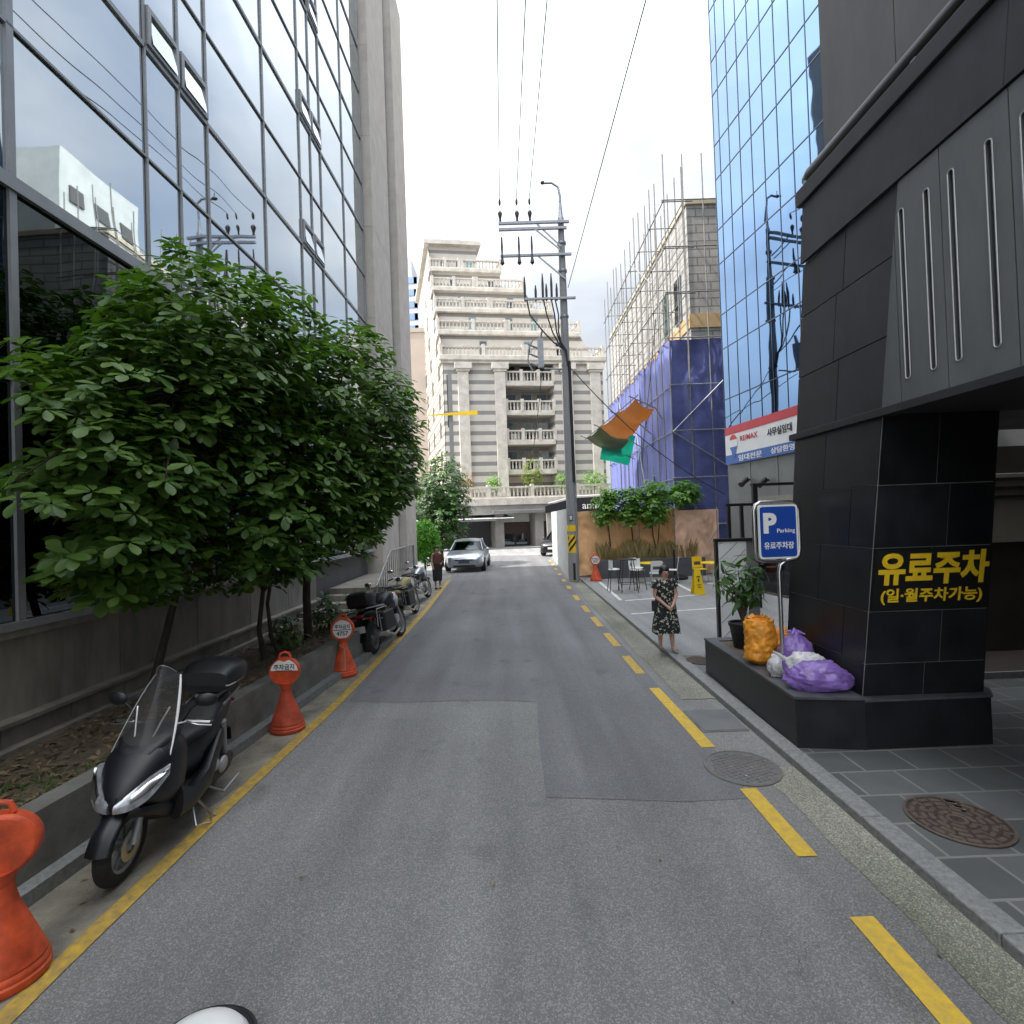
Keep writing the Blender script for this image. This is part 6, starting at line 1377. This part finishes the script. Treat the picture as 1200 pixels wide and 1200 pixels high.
# ================================================================ far terraced building
fb = thing('apartment_building', 'terraced apartment building of banded stone with balustrades at the street end', 'building', (0, 0, 0))
FC = Vector((-5.5, 46, 0)); fu = Vector((math.cos(R(8)), math.sin(R(8)), 0)); fv = Vector((-math.sin(R(14)), math.cos(R(14)), 0))
def F(u, v, z): p = FC+fu*u+fv*v; return (p.x, p.y, z)
def fbox(m, u0, u1, v0, v1, z0, z1, mi=0): return m.hexa([F(u0, v0, z0), F(u1, v0, z0), F(u1, v1, z0), F(u0, v1, z0), F(u0, v0, z1), F(u1, v0, z1), F(u1, v1, z1), F(u0, v1, z1)], mi)
DV = 24
tiers = [(0.3, 17.4, 0, 14.9), (17.4, 20.3, 1.6, 13.3), (20.3, 23.1, 3.3, 11.2), (23.1, 26.0, 5.2, 9.0), (26.0, 28.9, 7.2, 7.2), (28.9, 32.4, 9.4, 5.2)]
for i, (z0, z1, v0, u1) in enumerate(tiers):
    m = MB()
    if i == 0:
        fbox(m, .0, 5.55, 0, DV, z0, z1); fbox(m, 10.2, 14.9, 0, DV, z0, z1); fbox(m, 5.55, 10.2, 1.8, DV, z0, z1)
    else: fbox(m, 0, u1, v0, DV, z0, z1)
    m.make('banded_wall', 'far', fb)
m = MB(); v_, f_ = None, None
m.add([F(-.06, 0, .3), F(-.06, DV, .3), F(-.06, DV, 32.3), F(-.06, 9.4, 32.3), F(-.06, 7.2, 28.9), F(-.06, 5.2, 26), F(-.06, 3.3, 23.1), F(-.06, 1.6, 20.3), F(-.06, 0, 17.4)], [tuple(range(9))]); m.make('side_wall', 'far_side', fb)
for k in range(9):
    for j in range(3):
        m = MB(); v0 = 2.2+j*6+(1.2*max(0, k-4)); z0 = 5+k*2.75
        if v0 < 22 and z0 < 30: fbox(m, -.1, -.06, v0, v0+1.2, z0, z0+1.4); m.make('window', 'pane', fb)
def balustrade(u0, u1, v, z, h=.95, depth=.22, nm='balustrade', posts=()):
    m = MB(); fbox(m, u0, u1, v, v+depth, z, z+.12); fbox(m, u0, u1, v-.03, v+depth+.03, z+h-.13, z+h)
    n = max(2, int((u1-u0)/.34))
    for i in range(n+1):
        u = u0+.06+(u1-u0-.12)*i/n; c = Vector(F(u, v+depth/2, 0))
        m.lathe([(.05, z+.12), (.095, z+.3), (.05, z+.55), (.07, z+h-.13)], 6, 0, (c.x, c.y, 0), caps=False)
    for u in [u0, u1]+list(posts): fbox(m, u-.14, u+.14, v-.05, v+depth+.05, z, z+h+.15)
    return m.make(nm, 'farstone', fb)
def side_rail(u, v0, v1, z, h=.95):
    m = MB(); fbox(m, u-.2, u, v0, v1, z, z+.12); fbox(m, u-.22, u+.02, v0, v1, z+h-.13, z+h); n = max(2, int((v1-v0)/.34))
    for i in range(n+1):
        c = Vector(F(u-.1, v0+(v1-v0)*i/n, 0)); m.lathe([(.05, z+.12), (.09, z+.3), (.05, z+.55), (.07, z+h-.13)], 6, 0, (c.x, c.y, 0), caps=False)
    m.make('balustrade', 'farstone', fb)
for i in range(1, 6):
    z0, z1, v0, u1 = tiers[i]; pv = tiers[i-1][2]; pu = tiers[i-1][3]
    m = MB(); fbox(m, -.25, pu+.1, pv-.35, v0, z0-.42, z0-.02); m.make('terrace_slab', 'farstone', fb, bevel=.04)
    s = u1*.55
    balustrade(-.2, s, pv-.25, z0-.02, .95, posts=(s*.5,)); balustrade(s+.3, pu, pv-.25+.0, z0-.02, .95, posts=())
    if pu-u1 > .8: side_rail(pu+.05, pv-.1, pv+2.2, z0-.02)
    for u in (u1*.3, u1*.62, u1*.85):
        o = fbox(MB(), u-.35, u+.35, v0-.05, v0+.02, z0+.1, z0+2.0).make('window', 'alu', fb); fbox(MB(), u-.28, u+.28, v0-.08, v0-.051, z0+.17, z0+1.93).make('pane', 'pane_green' if (i+int(u)) % 2 else 'pane', o)
m = MB(); fbox(m, -.5, 5.6, 8.8, DV+.3, 32.4, 32.85); m.make('roof', 'farstone', fb)
for u, v, h in ((1.6, 12, 3.4), (3.6, 11, 1.6), (4.3, 11, 2.0)):
    c = Vector(F(u, v, 32.8)); m = MB(); m.tube([c, c+Vector((0, 0, h))], .03, 5); 
    if h < 3: m.bar(c+Vector((-.4, 0, h-.2)), c+Vector((.4, 0, h-.2)), .03, .03)
    m.make('antenna', 'alu', fb)
# sloping stone wedges on the right shoulder
for i in range(1, 4):
    z0, z1, v0, u1 = tiers[i]; pu = tiers[i-1][3]; m = MB()
    m.hexa([F(u1, v0, z0), F(pu-.2, v0, z0), F(pu-.2, DV, z0), F(u1, DV, z0), F(u1, v0, z1), F(u1+.05, v0, z1), F(u1+.05, DV, z1), F(u1, DV, z1)]); m.make('sloping_shoulder', 'far', fb)
# main front: cornice, pilasters, balconies
m = MB(); fbox(m, -.4, 15.2, -.45, -.002, 17.0, 17.42); fbox(m, -.25, 15.05, -.28, -.002, 16.75, 16.998); m.make('cornice', 'farstone', fb, bevel=.03)
for u in (1.25, 4.6, 10.9, 13.6):
    m = MB(); fbox(m, u, u+.95, -.3, -.004, 4.6, 16.0); fbox(m, u-.12, u+1.07, -.4, -.004, 16.0, 16.2); fbox(m, u-.3, u+1.25, -.5, -.004, 16.2, 16.74); m.make('pilaster', 'farstone', fb, bevel=.02)
for k in range(4):
    z = 6.95+2.72*k
    m = MB(); fbox(m, 5.6, 10.15, -.05, 1.79, z-.35, z); m.make('balcony_slab', 'farstone', fb, bevel=.02)
    balustrade(5.65, 10.1, -.02, z, 1.0, nm='balustrade', posts=(7.1, 8.7))
    m = MB(); fbox(m, 5.7, 10.05, 1.7, 1.795, z+.05, z+2.25); m.make('balcony_wall', 'fardark', fb)
    for u in (5.9, 7.4, 8.9):
        o = fbox(MB(), u, u+1.1, 1.62, 1.698, z+.05, z+2.0).make('window', 'alu', fb); fbox(MB(), u+.08, u+1.02, 1.58, 1.615, z+.12, z+1.93).make('pane', 'pane', o)
    fbox(MB(), *[(8.2, 8.75), (6.1, 6.7), (9.2, 9.8), (7.2, 7.7)][k], .5, .9, z+.02, z+.75).make('air_conditioner', 'white', fb, bevel=.03)
# podium with garden balustrade, canopies and doors
PV = -2.9
m = MB(); fbox(m, -6, 20, PV, -.45, 3.75, 4.35); m.make('podium_band', 'farstone', fb, bevel=.02)
m = MB(); fbox(m, -6, 20, PV+.15, -.01, 2.95, 3.748); fbox(m, -6, 20, -.45, .3, 3.749, 4.35); m.make('podium_wall', 'fardark', fb)
balustrade(-5.5, 19, PV+.25, 4.35, 1.0, .25, posts=(-1, 3.2, 7, 11, 15))
m = MB(); fbox(m, -6, 20, -.6, .2, .12, 2.95); m.make('ground_floor_wall', 'fardark', fb)
fbox(MB(), -4, 3.6, -.72, -.601, .14, 2.5).make('roller_shutter', 'slate', fb)
o = MB(); fbox(o, -3.9, 3.55, PV-.6, -.63, 2.42, 2.6); o = o.make('canopy', 'greypanel', fb)
for i in range(5): 
    m = MB(); u = -3.8+i*1.8; m.add([F(u, PV-.55, 2.62), F(u+1.74, PV-.55, 2.62), F(u+1.74, -.65, 2.9), F(u, -.65, 2.9)], [(0, 1, 2, 3)]); m.make('canopy_pane', 'offwhite', fb)
for u in (3.7, 7.2, 10.6): fbox(MB(), u, u+.75, PV+.4, -.3, .12, 3.0).make('column', 'fardark', fb, bevel=.02)
m = MB(); fbox(m, 3.4, 16, PV-.2, -.55, 3.0, 3.3); m.make('entrance_canopy', 'greypanel', fb, bevel=.03)
for u in (4.5, 8.0):
    o = fbox(MB(), u, u+2.65, -.75, -.61, .12, 2.2).make('door', 'brown', fb); fbox(MB(), u+.25, u+1.25, -.79, -.751, .2, 1.2).make('pane', 'pane', o); fbox(MB(), u+1.4, u+2.4, -.79, -.751, .2, 1.2).make('pane', 'pane', o)
    fbox(MB(), u, u+2.65, -.9, -.61, 2.25, 2.95).make('white_panel', 'offwhite', fb)
# planting on the podium
def pot_tree(label, u, w_, h, lm, seed, n=90):
    c = F(u, -1.6, 4.36); tree('potted_tree', label, 'plant', [([c, (c[0], c[1], c[2]+h*.5)], .04, .03)], [((c[0], c[1], c[2]+h*.62), (w_, .6, h*.42))], n, .2, .11, lm, 5, 'small trees on the podium garden', seed, None, 8, 'stem', gap=.3)
pot_tree('rusty leaved small tree at the left of the podium balustrade', 1.4, .95, 2.4, 'leafrust', 51)
pot_tree('round green small tree left of the tall yellow green one on the podium', 3.9, .75, 2.1, 'leaf3', 52)
pot_tree('tallest yellow green tree in the middle of the podium balustrade', 7.4, 1.0, 3.4, 'leafyellow', 53, 150)
pot_tree('round green small tree just left of the utility pole on the podium', 10.0, .7, 2.1, 'leaf3', 54)
pot_tree('wider green tree right of the utility pole on the podium', 13.0, 1.3, 2.3, 'leaf3', 55, 130)
pot_tree('small green tree beside the blue tarpaulin on the podium', 15.3, .8, 2.0, 'leaf3', 56)
# shop canopy sign
p_ = ay(690, 593, 40)
sg = thing('shop_sign', 'black rounded shop awning with white lettering above the orange fence', 'sign', (p_.x, 40, p_.z))
m = MB(); T = frame((0, 0, 0), (1, 0, 0), (0, 0, 1)); flat([(-3.4, -.4), (2.2, -.4), (2.2, .45), (.9, .72), (-1.2, .66), (-3.4, .1)], T, -.6, 0, 0, m); m.make('awning', 'black', sg, bevel=.03)
m = MB(); fit_text(m, 'amin', T @ Matrix.Translation((.25, .05, .01)), 1.5, .5, .01, .0); m.make('lettering', 'white', sg)
m = MB(); m.box(-3.3, 2.1, .1, .7, -2.9, -.42); m.make('shop_front', 'fardark', sg); MB().tube([(-3.2, -.3, .3), (-1.2, -.3, .78), (1, -.3, .82)], .04, 6).make('edge_trim', 'offwhite', sg)

# ================================================================ buildings and signs beyond
b1 = thing('tower_block', 'plain pinkish rendered tower block between the office pillars and the banded building', 'building', (0, 0, 0))
MB().prism([(-12.6, 62), (-9.0, 62.0), (-12.5, 82), (-20, 82)], 0, 25.6).make('wall', 'pinkwall', b1)
MB().prism([(-12.7, 61.9), (-8.9, 61.9), (-12.4, 82.1), (-20.1, 82.1)], 25.6, 26.1).make('coping', 'pinkwall', b1)
b2 = thing('tower_block', 'white and blue high rise far behind the pinkish tower block', 'building', (0, 0, 0))
MB().box(-30, -17.4, 110, 125, 0, 55).make('wall', 'bluewhite', b2); MB().box(-24.5, -19.5, 111, 124, 55, 60).make('roof_house', 'bluewhite', b2)
for k in range(9):
    for x in (-23.8, -20.6, -18.9):
        MB().box(x, x+(2.4 if x < -20 else 1.2), 109.85, 109.99, 33+k*2.5*1.05, 34.4+k*2.5*1.05).make('window', 'bluepane', b2)
b3 = thing('apartment_block', 'pale apartment slab with rows of windows mirrored in the glass office facade', 'building', (0, 0, 0))
MB().box(25.5, 40, 38, 46, 0, 33).make('wall', 'aptwall', b3)
MB().box(29, 45, 47, 58, 0, 27).make('wing', 'aptwall', b3)
for k in range(10):
    for y in (38.8, 41.3, 43.8): MB().box(25.36, 25.49, y, y+1.3, 2+k*3, 3.4+k*3).make('window', 'slate', b3)
    for y in (48.2, 51.5, 54.5):
        if k < 8: MB().box(28.86, 28.99, y, y+1.3, 2+k*3, 3.4+k*3).make('window', 'slate', b3)
# grey mast with a yellow arm
mp = thing('barrier_post', 'slim grey post with a yellow horizontal arm beyond the big tree', 'post', (-4.1, 38, 0))
MB().bar((0, 0, 0), (0, 0, 13.5), .28, .28).make('post', 'greypanel', mp)
MB().box(-.22, -.15, -.1, .1, 9.5, 13.4).make('sign_edge', 'slate', mp)
m = MB(); m.hexa([(-1.6, -.2, 10.38), (2.0, -.2, 10.33), (2.0, -.15, 10.33), (-1.6, -.15, 10.38), (-1.6, -.2, 10.44), (2.0, -.2, 10.68), (2.0, -.15, 10.68), (-1.6, -.15, 10.44)]); m.make('yellow_arm', 'yellow_t', mp)

# ================================================================ sky and sun
AZ, EL = -100, 56         # azimuth measured from +Y towards +X, elevation
W = bpy.data.worlds.new('World'); SC.world = W; W.use_nodes = True
nt = W.node_tree; N = nt.nodes; L = nt.links; bg = N['Background']
sky = N.new('ShaderNodeTexSky'); sky.sky_type = 'NISHITA'; sky.sun_disc = False; sky.sun_elevation = R(EL); sky.sun_rotation = R(AZ); sky.air_density = 1.2; sky.dust_density = 1.5; sky.ozone_density = 1.2
tc = N.new('ShaderNodeTexCoord'); mp_ = N.new('ShaderNodeMapping'); mp_.inputs['Scale'].default_value = (1.1, 1.1, 2.0); mp_.inputs['Location'].default_value = (.35, .1, .2)
L.new(tc.outputs['Generated'], mp_.inputs['Vector'])
n1 = N.new('ShaderNodeTexNoise'); n1.inputs['Scale'].default_value = 1.5; n1.inputs['Detail'].default_value = 9; n1.inputs['Roughness'].default_value = .5; L.new(mp_.outputs[0], n1.inputs['Vector'])
cr = N.new('ShaderNodeMapRange'); cr.inputs[1].default_value = .22; cr.inputs[2].default_value = .6; cr.inputs[3].default_value = .3; cr.interpolation_type = 'SMOOTHSTEP'; L.new(n1.outputs[0], cr.inputs[0])
n2 = N.new('ShaderNodeTexNoise'); n2.inputs['Scale'].default_value = 3.2; n2.inputs['Detail'].default_value = 6; L.new(mp_.outputs[0], n2.inputs['Vector'])
c2 = N.new('ShaderNodeMapRange'); c2.inputs[1].default_value = .3; c2.inputs[2].default_value = .7; c2.inputs[3].default_value = .78; c2.inputs[4].default_value = 1.22; L.new(n2.outputs[0], c2.inputs[0])
cc = N.new('ShaderNodeMix'); cc.data_type = 'RGBA'; cc.blend_type = 'MULTIPLY'; cc.inputs[0].default_value = 1; cc.inputs[6].default_value = (9.5, 9.8, 10.2, 1); 
dvv = (math.sin(R(AZ))*math.cos(R(EL)), math.cos(R(AZ))*math.cos(R(EL)), math.sin(R(EL)))
dt = N.new('ShaderNodeVectorMath'); dt.operation = 'DOT_PRODUCT'; dt.inputs[1].default_value = dvv; L.new(tc.outputs['Generated'], dt.inputs[0])
tt = N.new('ShaderNodeMapRange'); tt.inputs[1].default_value = -.45; tt.inputs[2].default_value = 1.; L.new(dt.outputs['Value'], tt.inputs[0])
pw_ = N.new('ShaderNodeMath'); pw_.operation = 'POWER'; pw_.inputs[1].default_value = 3.; L.new(tt.outputs[0], pw_.inputs[0])
ml = N.new('ShaderNodeMath'); ml.operation = 'MULTIPLY_ADD'; ml.inputs[1].default_value = 2.5; ml.inputs[2].default_value = .24; L.new(pw_.outputs[0], ml.inputs[0])
m5 = N.new('ShaderNodeMath'); m5.operation = 'MULTIPLY'; L.new(ml.outputs[0], m5.inputs[0]); L.new(c2.outputs[0], m5.inputs[1])
L.new(m5.outputs[0], cc.inputs[7])
mx = N.new('ShaderNodeMix'); mx.data_type = 'RGBA'; L.new(cr.outputs[0], mx.inputs[0]); L.new(sky.outputs[0], mx.inputs[6]); L.new(cc.outputs[2], mx.inputs[7])
L.new(mx.outputs[2], bg.inputs['Color']); bg.inputs['Strength'].default_value = .1
sd = bpy.data.lights.new('sun', 'SUN'); sd.energy = 3.2; sd.angle = R(.53); sd.color = (1, .95, .87)
so = bpy.data.objects.new('sun', sd); COL.objects.link(so)
dv = Vector((math.sin(R(AZ))*math.cos(R(EL)), math.cos(R(AZ))*math.cos(R(EL)), math.sin(R(EL))))
so.rotation_euler = dv.to_track_quat('Z', 'Y').to_euler(); so.location = (0, 0, 40)
SC.view_settings.view_transform = 'Standard'; SC.view_settings.look = 'None'; SC.view_settings.gamma = 1
SC.view_settings.exposure = 1.38
SC.cycles.max_bounces = 8; SC.cycles.transparent_max_bounces = 12; SC.cycles.diffuse_bounces = 4
bpy.context.view_layer.update()
